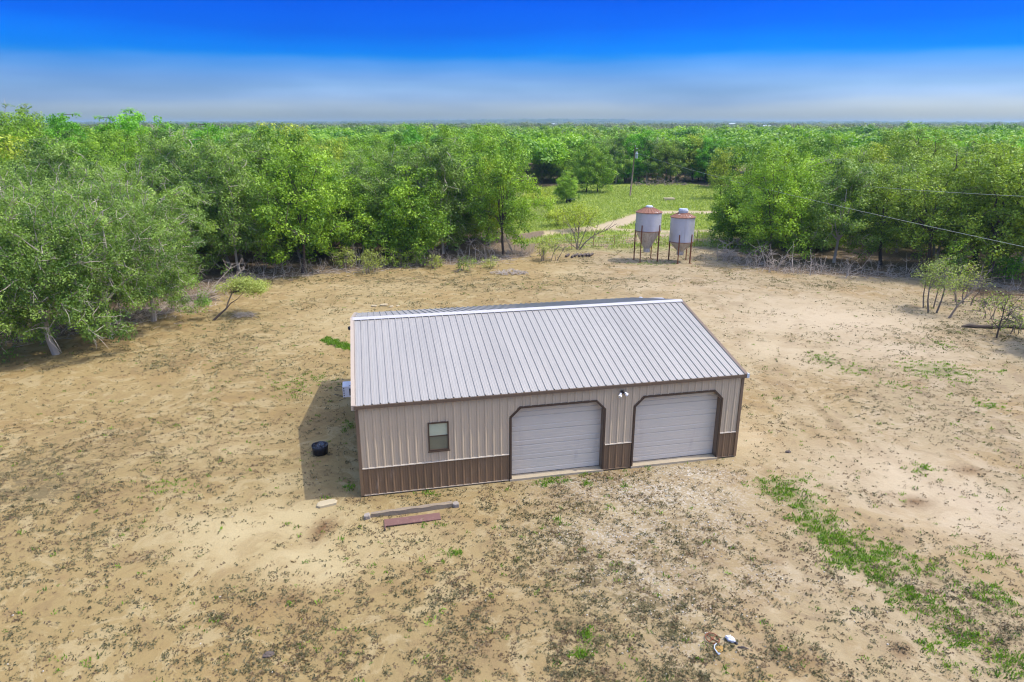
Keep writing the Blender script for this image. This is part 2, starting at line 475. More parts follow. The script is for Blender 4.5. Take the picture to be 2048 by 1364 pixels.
# (mask, pixel centre, pixel radii, strength)
BLOBS = [
    # bright grass
    ('green', 655, 679, 12, 6, 1.6), ('green', 668, 684, 13, 6, 1.7), ('green', 682, 690, 13, 7, 1.7), ('green', 695, 695, 12, 7, 1.7), ('green', 712, 700, 14, 7, 1.7),
    ('green', 1545, 965, 50, 16, 1.0), ('green', 1570, 990, 42, 16, 1.0), ('green', 1605, 1012, 40, 18, 1.1), ('green', 1600, 960, 28, 12, 0.8),
    ('green', 1635, 1050, 48, 22, 1.1), ('green', 1668, 1078, 46, 24, 1.2), ('green', 1715, 1075, 36, 20, 0.8), ('green', 1708, 1122, 52, 24, 1.3),
    ('green', 1760, 1100, 50, 24, 0.9), ('green', 1760, 1150, 50, 26, 0.9), ('green', 1800, 1180, 42, 26, 0.9), ('green', 1830, 1130, 50, 28, 0.6),
    ('green', 1850, 1210, 60, 36, 0.55), ('green', 1920, 1280, 60, 36, 0.6), ('green', 1925, 1330, 40, 25, 0.75), ('green', 1985, 1190, 60, 40, 0.55),
    ('green', 1870, 1300, 40, 22, 0.5), ('green', 2020, 1330, 50, 40, 0.55), ('green', 1960, 1110, 60, 26, 0.4),
    ('green', 1655, 716, 34, 14, 0.8), ('green', 1700, 738, 40, 12, 0.6), ('green', 1880, 742, 62, 17, 0.95), ('green', 1975, 812, 26, 9, 1.0),
    ('green', 1788, 770, 50, 10, 0.5), ('green', 1838, 945, 26, 14, 0.8), ('green', 1990, 740, 40, 10, 0.5), ('green', 1870, 690, 36, 10, 0.5),
    ('green', 1168, 944, 14, 5, 1.5), ('green', 1095, 962, 24, 9, 1.1), ('green', 1128, 960, 14, 6, 1.0), ('green', 1172, 968, 14, 8, 0.9), ('green', 1254, 975, 8, 8, 1.1),
    ('green', 1250, 942, 7, 4, 1.2), ('green', 1443, 914, 8, 4, 1.5), ('green', 1391, 920, 7, 3, 1.3), ('green', 1373, 921, 7, 3, 1.3), ('green', 1294, 936, 8, 4, 1.0),
    ('green', 692, 853, 12, 12, 1.3), ('green', 699, 972, 9, 8, 1.2), ('green', 1160, 1300, 22, 18, 0.9), ('green', 1180, 1272, 18, 14, 0.7), ('green', 900, 1108, 30, 10, 0.7),
    ('green', 1110, 1040, 10, 5, 0.9), ('green', 1327, 1042, 10, 5, 1.0), ('green', 1220, 1018, 12, 9, 0.7), ('green', 862, 985, 26, 5, 0.8), ('green', 590, 770, 60, 26, 0.45),
    ('green', 1300, 527, 60, 4, 0.9), ('green', 1060, 572, 60, 9, 0.3), ('green', 860, 1050, 50, 9, 0.5), ('green', 640, 760, 40, 12, 0.5), ('green', 320, 970, 60, 22, 0.3),
    # grey-olive weeds
    ('weed', 330, 870, 330, 90, 0.75), ('weed', 120, 960, 210, 60, 0.95), ('weed', 560, 760, 140, 50, 0.8), ('weed', 320, 720, 90, 20, 0.6), ('weed', 160, 1080, 200, 70, 0.7),
    ('weed', 60, 985, 60, 12, 1.4), ('weed', 420, 960, 140, 40, 0.6), ('weed', 420, 1240, 140, 50, 0.5), ('weed', 140, 1290, 200, 70, 0.4), ('weed', 560, 1230, 120, 60, 0.75),
    ('weed', 760, 1200, 150, 120, 0.55), ('weed', 950, 1180, 200, 120, 0.65), ('weed', 1000, 1040, 150, 50, 0.5), ('weed', 880, 1310, 200, 60, 0.8), ('weed', 1160, 1020, 130, 60, 0.7),
    ('weed', 1240, 1150, 180, 80, 1.0), ('weed', 1200, 1290, 130, 80, 1.1), ('weed', 1380, 1130, 130, 90, 0.75), ('weed', 1370, 1040, 90, 50, 0.6), ('weed', 1400, 1330, 130, 50, 1.1),
    ('weed', 1390, 1240, 90, 60, 0.9), ('weed', 1310, 1200, 90, 50, 1.0), ('weed', 600, 1310, 140, 50, 0.7), ('weed', 500, 1170, 80, 30, 0.5), ('weed', 1600, 1330, 140, 60, 0.45),
    ('weed', 1560, 1010, 60, 40, 0.8), ('weed', 1650, 1080, 80, 40, 0.8), ('weed', 1770, 1150, 110, 60, 1.1), ('weed', 1880, 1230, 130, 90, 1.2), ('weed', 1980, 1240, 120, 120, 1.1),
    ('weed', 1640, 860, 110, 40, 0.7), ('weed', 1560, 790, 80, 22, 0.7), ('weed', 1740, 790, 110, 36, 0.7), ('weed', 1900, 770, 120, 30, 1.0), ('weed', 1950, 850, 110, 40, 0.8),
    ('weed', 2010, 900, 60, 50, 0.7), ('weed', 1840, 950, 60, 30, 0.6), ('weed', 1820, 620, 80, 10, 0.7), ('weed', 1940, 665, 120, 18, 1.3), ('weed', 1960, 620, 110, 20, 0.9),
    ('weed', 1860, 690, 50, 14, 0.8), ('weed', 1680, 720, 60, 16, 0.6), ('weed', 1640, 570, 170, 9, 0.9), ('weed', 1440, 560, 130, 9, 0.7), ('weed', 1180, 560, 130, 12, 0.7),
    ('weed', 1020, 575, 150, 14, 0.8), ('weed', 860, 560, 130, 16, 0.9), ('weed', 640, 560, 140, 12, 0.8), ('weed', 560, 610, 110, 20, 0.5), ('weed', 480, 640, 60, 12, 0.8),
    ('weed', 1130, 620, 200, 14, 0.35), ('weed', 720, 590, 110, 14, 0.6), ('weed', 480, 700, 120, 30, 0.4), ('weed', 1800, 1060, 60, 20, 0.5), ('weed', 1740, 1000, 60, 24, 0.5),
    ('weed', 1680, 975, 60, 22, 0.5), ('weed', 1960, 690, 90, 16, 0.6), ('weed', 1200, 960, 90, 14, 0.7), ('weed', 1450, 540, 60, 8, 0.6),
    ('weed', 1250, 490, 190, 12, 1.0), ('weed', 1350, 510, 120, 10, 0.7), ('weed', 1150, 520, 80, 12, 0.8),
    # pale bare soil
    ('pale', 480, 1060, 150, 60, .85), ('pale', 590, 1035, 110, 40, .8), ('pale', 640, 1110, 130, 50, .85), ('pale', 420, 1110, 90, 34, .6), ('pale', 560, 970, 60, 40, 0.5), ('pale', 760, 1080, 120, 40, 0.5), ('pale', 1800, 960, 140, 60, 1.0), ('pale', 1950, 1010, 140, 62, 1.1),
    ('pale', 1700, 930, 90, 40, 0.6), ('pale', 1640, 640, 210, 42, 1.1), ('pale', 1560, 700, 90, 30, 0.9), ('pale', 1780, 700, 110, 24, 0.9), ('pale', 1500, 880, 60, 40, 0.6),
    ('pale', 1380, 575, 130, 9, 0.5), ('pale', 760, 575, 200, 16, 0.4), ('pale', 700, 640, 120, 40, 0.45), ('pale', 1120, 545, 60, 8, 0.5), ('pale', 1580, 600, 120, 14, 0.6),
    ('pale', 470, 890, 120, 50, 0.3),
    # pale gravel in front of the doors
    ('gravel', 1300, 990, 170, 40, 1.0), ('gravel', 1380, 945, 90, 20, 1.2), ('gravel', 1150, 965, 90, 14, 0.8), ('gravel', 1240, 1060, 160, 40, 0.8), ('gravel', 1270, 1130, 150, 60, 0.6),
    ('gravel', 1420, 1040, 110, 60, 0.5), ('gravel', 1340, 1190, 140, 50, 0.4), ('gravel', 1520, 1160, 90, 40, 0.4), ('gravel', 1400, 1290, 110, 40, 0.3),
    # brown earth
    ('brown', 652, 1055, 20, 17, 1.4), ('brown', 635, 1080, 16, 10, 0.8), ('brown', 580, 1198, 22, 8, 1.2), ('brown', 280, 1120, 40, 14, 0.5), ('brown', 1940, 942, 22, 7, 1.1),
    ('brown', 1828, 1003, 28, 10, 1.2), ('brown', 1775, 988, 18, 6, 0.7), ('brown', 1795, 1305, 30, 20, 0.9), ('brown', 1225, 958, 46, 14, 0.6), ('brown', 1140, 985, 60, 16, 0.5), ('brown', 1605, 1325, 40, 24, 0.7),
    ('brown', 960, 1220, 60, 30, 0.4), ('brown', 950, 1290, 80, 40, 0.45), ('brown', 1560, 770, 40, 14, 0.5), ('brown', 2000, 588, 90, 12, 1.3), ('brown', 1500, 1200, 40, 30, 0.3), ('brown', 1560, 1120, 30, 16, 0.4),
    ('brown', 700, 1000, 50, 9, 0.4), ('brown', 1420, 1090, 60, 24, 0.4), ('brown', 330, 610, 80, 14, 0.3), ('brown', 1120, 1250, 26, 12, 0.5), ('brown', 220, 880, 90, 20, 0.3), ('brown', 1010, 605, 80, 8, 0.4),
]
TRACKS = [[tuple(at(*p)[:2]) for p in q] for q in (
    [(1110, 985), (1200, 1030), (1330, 1120), (1500, 1240), (1700, 1400)], [(1345, 950), (1440, 1000), (1600, 1110), (1820, 1290), (1960, 1420)],
    [(1760, 1010), (1640, 880), (1560, 780), (1490, 690), (1440, 610), (1390, 560)], [(2048, 1060), (1850, 960), (1700, 880), (1600, 790), (1560, 720), (1600, 640)])]
def _world_blob(b):
    kind, px, py, rx, ry, s = b
    c = at(px, py)
    depth = c[1] * CP + CAM_H * SP
    return kind, c[0], c[1], rx * depth / FOC, max(0.12, (at(px, py - ry)[1] - at(px, py + ry)[1]) / 2), s
WBLOBS = [_world_blob(b) for b in BLOBS]

def masks(x, y):
    """weed, green, pale, gravel, brown, meadow, litter, tint at ground points"""
    wx = x + (fbm(x * .35, y * .35, 11) - .5) * 3.0 + (fbm(x * 1.3, y * 1.3, 12, 2) - .5) * 1.0
    wy = y + (fbm(x * .35, y * .35, 21) - .5) * 3.0 + (fbm(x * 1.3, y * 1.3, 22, 2) - .5) * 1.0
    out = {k: np.zeros(x.shape) for k in ('weed', 'green', 'pale', 'gravel', 'brown')}
    for kind, cx, cy, rx, ry, s in WBLOBS:
        warp = min(1.0, min(rx, ry) / 2.5)
        ux, uy = x + (wx - x) * warp, y + (wy - y) * warp
        q = ((ux - cx) / rx) ** 2 + ((uy - cy) / ry) ** 2
        w = s * np.exp(-q * (1.6 if s > 1.5 else 1.0)) if s <= 1.5 else s * np.exp(-q * q)
        out[kind] = np.maximum(out[kind], w) if kind != 'weed' else 1 - (1 - np.clip(out[kind], 0, 1.4)) * (1 - 0.62 * np.minimum(w, 1.4))
    clear = poly_mask(CLEARING, x, y)
    mead = poly_mask(MEADOW, wx, wy)
    road = np.maximum(1 - smooth(1.4, 2.4, poly_dist(ROAD, wx * .3 + x * .7, wy * .3 + y * .7)), 0.85 * (1 - smooth(0.8, 1.8, poly_dist(ROAD2, wx * .3 + x * .7, wy * .3 + y * .7))))
    out['meadow'] = np.where(mead, 1.0, 0.0) * (1 - road)
    strip = smooth(73, 80, y) * (1 - smooth(96, 104, y)) * smooth(0, 6, x) * (1 - smooth(60, 70, x))
    out['meadow'] = np.maximum(out['meadow'], 0.55 * strip * (1 - road) * (fbm(x * .3, y * .3, 5) > .42))
    far = smooth(190, 260, y)
    out['meadow'] = np.maximum(out['meadow'], far * 0.8 * (fbm(x * .012, y * .012, 6) > .52))
    out['road'] = road
    out['litter'] = np.where(clear, 0.0, 1.0) * (1 - out['meadow'])
    out['tint'] = np.clip(smooth(-4, 22, x + (fbm(x * .06, y * .06, 8) - .5) * 18), 0, 1)
    for trk in TRACKS:
        dd = poly_dist(trk, wx * .25 + x * .75, wy * .25 + y * .75)
        rut = np.exp(-((dd - .80) / .26) ** 2)
        out['pale'] = np.maximum(out['pale'],     .28 * rut)
        out['weed'] = out['weed'] * (1 - .7 * rut)
        out['brown'] = np.maximum(out['brown'], .18 * np.exp(-(dd / .40) ** 2))
    big = fbm(x * .09, y * .09, 31)
    out['weed'] = np.clip(out['weed'] + (.06 + .5 * smooth(14.5, 11.5, y) * smooth(.3, .6, big)) * np.where(clear, 1, 0) + 0.30 * smooth(.5, .7, big) * np.where(clear, 1, 0), 0, 1.4)
    out['pale'] = np.maximum(out['pale'], road)
    return out

# ------------------------------------------------------------------ ground: one sheet out to the horizon
def axis(lo, hi, step, far_lo, far_hi, grow=1.12):
    a = list(np.arange(lo, hi + step * .5, step))
    s, p = step, a[-1]
    while p < far_hi:
        s = min(s * grow, 260); p += s; a.append(p)
    s, p = step, a[0]
    pre = []
    while p > far_lo:
        s = min(s * grow, 260); p -= s; pre.append(p)
    return np.array(pre[::-1] + a)
gx = axis(-30, 40, 0.28, -6300, 6300)
gy = axis(8, 84, 0.28, -260, 6900, 1.07)
GX, GY = np.meshgrid(gx, gy)

def far_height(x, y):
    d = np.hypot(x, y)
    ridge = 19 * smooth(2800, 4600, d) * np.exp(-((x / np.maximum(y, 1) - 0.10) / 0.30) ** 2)
    ridge += 9 * smooth(2200, 3600, d) * smooth(.28, .6, fbm(x * .0009 + 3, y * .0009, 41))
    ridge += 4 * smooth(1200, 2600, d) * (fbm(x * .0016, y * .0016, 43) - .4)
    return ridge + smooth(150, 420, d) * (fbm(x * .006, y * .006, 44) - .5) * 2.5

def near_relief(x, y):
    return (fbm(x * .5, y * .5, 51, 4) - .5) * 0.10 + (fbm(x * 2.2, y * 2.2, 52, 2) - .5) * 0.035

def shop_local(x, y):
    c, s = math.cos(YAW), math.sin(YAW)
    dx, dy = x + 5.81, y - 22.92
    return dx * c + dy * s, -dx * s + dy * c

def ground_z(x, y):
    x = np.asarray(x, float); y = np.asarray(y, float)
    lx, ly = shop_local(x, y)
    flat = smooth(0.0, 0.9, np.maximum(np.maximum(-lx - .1, lx - 15.95), np.maximum(-ly - .35, ly - 12.8)))   # level pad under the shop
    return near_relief(x, y) * flat - 0.02 * (1 - flat) + far_height(x, y)

GZ = ground_z(GX, GY)
nx, ny = len(gx), len(gy)
idx = np.arange(nx * ny).reshape(ny, nx)
gq = np.stack([idx[:-1, :-1], idx[:-1, 1:], idx[1:, 1:], idx[1:, :-1]], -1).reshape(-1, 4)
mk = masks(GX, GY)

def ground_material():
    t = NT("sandy ground")
    geo = t.n("NewGeometry")
    pos = geo.outputs["Position"]
    a1 = t.n("Attribute", attribute_name="mask_a"); a2 = t.n("Attribute", attribute_name="mask_b")
    s1 = t.n("SeparateColor"); s2 = t.n("SeparateColor")
    t.l(a1.outputs["Color"], s1.inputs[0]); t.l(a2.outputs["Color"], s2.inputs[0])
    weed, green, pale, gravel = s1.outputs[0], s1.outputs[1], s1.outputs[2], a1.outputs["Alpha"]
    brown, meadow, litter, tint = s2.outputs[0], s2.outputs[1], s2.outputs[2], a2.outputs["Alpha"]
    n_big = t.noise(0.22, 4, 0.6, pos)
    n_mid = t.noise(1.1, 5, 0.65, pos, 0.4)
    n_fine = t.noise(7.0, 5, 0.7, pos, 0.3)
    n_grain = t.noise(38.0, 3, 0.7, pos)
    n_patch = t.noise(0.55, 6, 0.72, pos, 1.3)
    sand = t.mix(tint, (0.268, 0.198, 0.082), (0.305, 0.243, 0.138))
    sand = t.mix(t.math('MULTIPLY', t.step(n_big, 0.46, 0.70), 0.62), sand, (0.250, 0.165, 0.062))
    sand = t.mix(t.math('MULTIPLY', t.step(n_mid, 0.50, 0.76), 0.60), sand, (0.225, 0.150, 0.070))
    sand = t.mix(t.math('MULTIPLY', pale, t.math('ADD', 0.10, t.math('ADD', t.math('MULTIPLY', n_mid, 0.8), t.math('MULTIPLY', n_patch, 0.9))), clamp=True), sand, t.mix(tint, (0.425, 0.352, 0.190), (0.415, 0.338, 0.220)))
    sand = t.mix(t.math('MULTIPLY', brown, t.math('ADD', 0.35, n_mid), clamp=True), sand, (0.150, 0.088, 0.040))
    sand = t.mix(t.math('MULTIPLY', t.step(n_patch, 0.50, 0.60), 0.55), sand, t.mix(tint, (0.370, 0.300, 0.155), (0.385, 0.315, 0.205)))
    sand = t.mix(t.math('MULTIPLY', t.step(n_patch, 0.47, 0.37), t.math('SUBTRACT', 0.60, t.math('MULTIPLY', pale, 0.55), clamp=True)), sand, t.mix(tint, (0.215, 0.148, 0.066), (0.225, 0.170, 0.105)))
    # gravel flecks
    vor = t.n("TexVoronoi"); vor.inputs["Scale"].default_value = 14.0
    t.l(pos, vor.inputs["Vector"])
    vs = t.n("SeparateColor"); t.l(vor.outputs["Color"], vs.inputs[0])
    fleck = t.math('MULTIPLY', t.step(vs.outputs[0], 0.55, 0.9), t.math('MULTIPLY', gravel, 0.8), clamp=True)
    sand = t.mix(t.math('MULTIPLY', gravel, 0.45, clamp=True), sand, (0.285, 0.245, 0.175))
    sand = t.mix(fleck, sand, (0.47, 0.43, 0.35))
    # dry weed speckle, thresholded by the weed mask
    th = t.math('SUBTRACT', 0.745, t.math('MULTIPLY', weed, 0.27))
    sp = t.noise(2.6, 6, 0.72, pos, 0.9)
    spk = t.step(sp, th, t.math('ADD', th, 0.07))
    wcol = t.mix(n_fine, (0.085, 0.068, 0.032), (0.165, 0.130, 0.062))
    col = t.mix(t.math('MULTIPLY', spk, 0.82), sand, wcol)
    fl = t.noise(11.0, 4, 0.75, pos, 1.2)
    col = t.mix(t.math('MULTIPLY', t.step(fl, t.math('SUBTRACT', 0.66, t.math('MULTIPLY', weed, 0.10)), 0.75), 0.80), col, (0.085, 0.064, 0.031))
    f2 = t.noise(24.0, 3, 0.7, pos, 0.6)
    col = t.mix(t.math('MULTIPLY', t.step(f2, 0.60, 0.74), 0.40), col, (0.130, 0.095, 0.050))
    # thin litter where weeds are dense
    col = t.mix(t.math('MULTIPLY', t.math('MULTIPLY', weed, n_fine), 0.38, clamp=True), col, (0.145, 0.110, 0.055))
    # grass stain
    gth = t.math('SUBTRACT', 0.74, t.math('MULTIPLY', green, 0.42))
    gsp = t.step(t.noise(3.4, 5, 0.7, pos, 0.5), gth, t.math('ADD', gth, 0.10))
    col = t.mix(t.math('MULTIPLY', gsp, t.math('ADD', 0.30, t.step(green, 1.30, 1.55)), clamp=True), col, t.mix(n_fine, (0.045, 0.085, 0.014), (0.090, 0.150, 0.026)))
    # meadow and woodland floor
    mcol = t.mix(t.noise(0.5, 5, 0.65, pos), (0.125, 0.190, 0.022), (0.270, 0.310, 0.060))
    mcol = t.mix(t.math('MULTIPLY', t.step(n_fine, 0.5, 0.75), 0.35), mcol, (0.16, 0.17, 0.06))
    col = t.mix(meadow, col, mcol)
    lcol = t.mix(t.step(n_fine, 0.35, 0.66), t.mix(n_mid, (0.060, 0.045, 0.030), (0.120, 0.088, 0.056)), (0.250, 0.190, 0.120))
    col = t.mix(litter, col, lcol)
    g = t.math('ADD', 0.86, t.math('MULTIPLY', n_grain, 0.28))
    col = t.mix(1.0, col, g, 'MULTIPLY')
    h = t.math('ADD', t.math('MULTIPLY', n_fine, 0.7), t.math('ADD', t.math('MULTIPLY', n_grain, 0.25), t.math('MULTIPLY', n_mid, 1.2)))
    t.bump(h, 0.55, 0.06)
    return t.done(col, 0.95, 0.0, 0.15)
M['ground'] = ground_material()
ground_me = quads_mesh("ground", np.stack([GX, GY, GZ], -1).reshape(-1, 3), gq, M['ground'], True)
for nm, keys in (("mask_a", ('weed', 'green', 'pale', 'gravel')), ("mask_b", ('brown', 'meadow', 'litter', 'tint'))):
    la = ground_me.color_attributes.new(nm, 'FLOAT_COLOR', 'POINT')
    la.data.foreach_set("color", np.stack([np.clip(mk[k], 0, 1.5) for k in keys], -1).astype(np.float32).ravel())
ground = link("ground", ground_me)
ground["kind"] = "structure"

# ------------------------------------------------------------------ the metal shop building
L, HW, FE, FZ, RZ, BW, BE = 15.85, 1.20, -0.11, 3.85, 5.42, 12.6, 3.94   # length, wainscot, eave y, eave z, ridge z, depth, back eave z
RY = 6.30
SF = (RZ - FZ) / (RY - FE)                        # front slope
SB = (RZ - BE) / (BW + 0.11 - RY)
D1, D2 = (5.87, 9.80), (11.06, 14.98)             # door openings
DTOP, DCLIP = 3.20, 0.40
WIN = (2.63, 3.43, 1.67, 2.88)
FT = 0.3048
shop = thing("metal_shop_building", "tan metal shop building with brown wainscot and two white overhead doors", "building", (-5.81, 22.92, 0.0), YAW)

def rib_profile(x0, x1, h=0.032, phase=0.0, top=.016, foot=.054):
    """x positions and rib heights of ribbed steel sheet between x0 and x1"""
    pts = []
    k0, k1 = math.floor((x0 - phase) / FT) - 1, math.ceil((x1 - phase) / FT) + 1
    for k in range(k0, k1 + 1):
        c = phase + k * FT
        pts += [(c - foot, 0), (c - top, h), (c + top, h), (c + foot, 0)]
        for m in (FT / 3, 2 * FT / 3):
            pts += [(c + m - .022, 0), (c + m - .012, .005), (c + m + .012, .005), (c + m + .022, 0)]
    xs, hs = zip(*pts)
    cut = [p for p in pts if x0 + 1e-4 < p[0] < x1 - 1e-4]
    return [(x0, float(np.interp(x0, xs, hs)))] + cut + [(x1, float(np.interp(x1, xs, hs)))]

def sheet(name, mat, x0, x1, spans, place, extra=(), parent=shop, h=0.032, top=.016, foot=.054):
    """ribbed sheet: spans(x) gives [(z0, z1), ...] along the sheet at x; place(x, rib, z) gives the point"""
    prof = rib_profile(x0, x1, h, 0.0, top, foot)
    xs0, hs0 = [p[0] for p in prof], [p[1] for p in prof]
    xs = sorted(set(xs0 + [e for e in extra if x0 < e < x1]))
    mb = MB()
    for a, b in zip(xs[:-1], xs[1:]):
        if b - a < 1e-5:
            continue
        ra, rb = float(np.interp(a, xs0, hs0)), float(np.interp(b, xs0, hs0))
        sa, sb = spans(a + 1e-6), spans(b - 1e-6)
        for (p0, p1), (q0, q1) in zip(sa, sb):
            if max(p1 - p0, q1 - q0) < 1e-4:
                continue
            mb.add([place(a, ra, p0), place(b, rb, q0), place(b, rb, q1), place(a, ra, p1)], [(0, 1, 2, 3)])
    if mb.f:
        return mb.build(name, mat, parent)

def door_head(x):
    for a, b in (D1, D2):
        if a <= x <= b:
            return min(DTOP, DTOP - DCLIP + (x - a) * 1.0, DTOP - DCLIP + (b - x) * 1.0)
    return None

WTOP = 3.735
def span_upper(x):
    dh = door_head(x)
    if dh is not None:
        return [(max(dh, HW), WTOP)]
    if WIN[0] < x < WIN[1]:
        return [(HW, WIN[2]), (WIN[3], WTOP)]
    return [(HW, WTOP)]
def span_lower(x):
    return [] if door_head(x) is not None else [(0.05, HW - 0.012)]
front = lambda x, r, z: (x, -r, z)
back = lambda x, r, z: (x, BW + r, z)
extra_f = (D1[0], D1[0] + DCLIP, D1[1] - DCLIP, D1[1], D2[0], D2[0] + DCLIP, D2[1] - DCLIP, D2[1], WIN[0], WIN[1])
step = 3 * FT
k = 0.0
while k < L - 0.05:
    a, b = k, min(k + step, L)
    sheet("wall_panel", M['tan'], a, b, span_upper, front, extra_f)
    sheet("wainscot_panel", M['brown'], a, b, span_lower, lambda x, r, z: (x, -r + 0.004, z), extra_f)
    sheet("wall_panel", M['tan'], a, b, lambda x: [(HW, BE - 0.10)], back)
    sheet("wainscot_panel", M['brown'], a, b, lambda x: [(0.05, HW - .012)], lambda x, r, z: (x, BW + r - .004, z))
    k += step
def gable_top(y):
    return (FZ + SF * (y - FE) if y <= RY else RZ - SB * (y - RY)) - 0.09
k = 0.0
while k < BW - 0.05:
    a, b = k, min(k + step, BW)
    for xx, sg in ((0.0, -1), (L, 1)):
        sheet("gable_panel", M['tan'], a, b, lambda y: [(HW, gable_top(y))], (lambda xx, sg: lambda y, r, z: (xx + sg * r, y, z))(xx, sg), (RY,))
        sheet("wainscot_panel", M['brown'], a, b, lambda y: [(0.05, HW - .012)], (lambda xx, sg: lambda y, r, z: (xx + sg * (r - .004), y, z))(xx, sg))
    k += step

# roof sheets
RX0, RX1 = -0.05, L + 0.05
k = RX0
while k < RX1 - 0.05:
    a, b = k, min(k + step, RX1)
    def place_f(x, r, s):
        y = FE + (RY - FE) * s
        return (x, y, FZ + SF * (y - FE) + r)
    def place_b(x, r, s):
        y = RY + (BW + .11 - RY) * s
        return (x, y, RZ - SB * (y - RY) + r)
    sheet("roof_sheet", M['roof'], a, b, lambda x: [(0.0, 1.0)], place_f, h=0.042, top=.014, foot=.034)
    sheet("roof_sheet", M['roof'], a, b, lambda x: [(0.0, 1.0)], place_b, h=0.042, top=.014, foot=.034)
    k += step

m = MB()   # ridge cap: a shallow V of bent sheet with a flat turned-down edge
cw = 0.23
m.prism([(RY - cw, RZ - SF * cw + .050), (RY - cw, RZ - SF * cw + .036), (RY, RZ + .040), (RY + cw, RZ - SB * cw + .036),
         (RY + cw, RZ - SB * cw + .050), (RY, RZ + .058)][::-1], 'x', RX0 - .015, RX1 + .015)
m.build("ridge_cap", M['cap_white'], shop)

m = MB()   # front fascia and drip edge
m.prism([(FE - .035, FZ - .135), (FE - .012, FZ - .135), (FE - .012, FZ - .004), (FE - .045, FZ - .004)], 'x', RX0 - .02, RX1 + .02)
m.box(RX0 - .02, RX1 + .02, FE - .012, 0.0, FZ - .135, FZ - .118)
m.build("eave_trim", M['brown_trim'], shop)
m = MB()
m.box(RX0 - .02, RX1 + .02, BW + .11, BW + .14, BE - .13, BE - .004)
m.build("eave_trim", M['brown_trim'], shop)
for x0, x1, mt in ((-0.16, 0.02, 'tan_trim'), (L - 0.02, L + 0.12, 'brown_trim')):
    m = MB()   # rake trims along both gables, over the sheet ends
    for (ya, za), (yb, zb) in (((FE - .03, FZ - SF * .03), (RY, RZ)), ((RY, RZ), (BW + .13, RZ - SB * (BW + .13 - RY)))):
        vs = [(x, y, z + dz) for x in (x0, x1) for y, z, dz in ((ya, za, -.15), (yb, zb, -.15), (yb, zb, .042), (ya, za, .042))]
        m.add(vs, [(0, 1, 2, 3), (7, 6, 5, 4), (3, 2, 6, 7), (0, 4, 5, 1), (0, 3, 7, 4), (1, 5, 6, 2)])
    m.build("rake_trim", M[mt], shop)
m = MB()   # small end cap at the front right eave
m.box(L + .07, L + .18, FE - .06, FE + .10, FZ - .15, FZ + .03)
m.build("eave_cap", M['galv_grey'], shop)
for x0, x1 in ((-.045, .075), (L - .075, L + .045)):
    for y0, y1, zt in ((-.045, .07, FZ - .14), (BW - .07, BW + .045, BE - .13)):
        m = MB()
        m.prism([(x0, y0), (x1, y0), (x1, y1), (x0, y1)], 'z', HW - .01, zt)
        m.build("corner_trim", M['brown_trim'], shop)
        m = MB()
        m.prism([(x0 - .003, y0 - .003), (x1 + .003, y0 - .003), (x1 + .003, y1 + .003), (x0 - .003, y1 + .003)], 'z', .03, HW - .012)
        m.build("corner_trim", M['brown'], shop)
for a, b in ((.08, D1[0] - .05), (D1[1] + .05, D2[0] - .05), (D2[1] + .05, L - .08)):
    m = MB()   # pale bead over the wainscot, a drip at the bottom
    m.prism([(-.052, HW - .018), (-.006, HW - .014), (-.006, HW + .022), (-.038, HW + .010)], 'x', a, b)
    m.build("wainscot_bead", M['bead'], shop)
    m = MB()
    m.box(a, b, -.047, .004, .03, .055)
    m.build("base_trim", M['tan_trim'] if a < 1 else M['brown_trim'], shop)

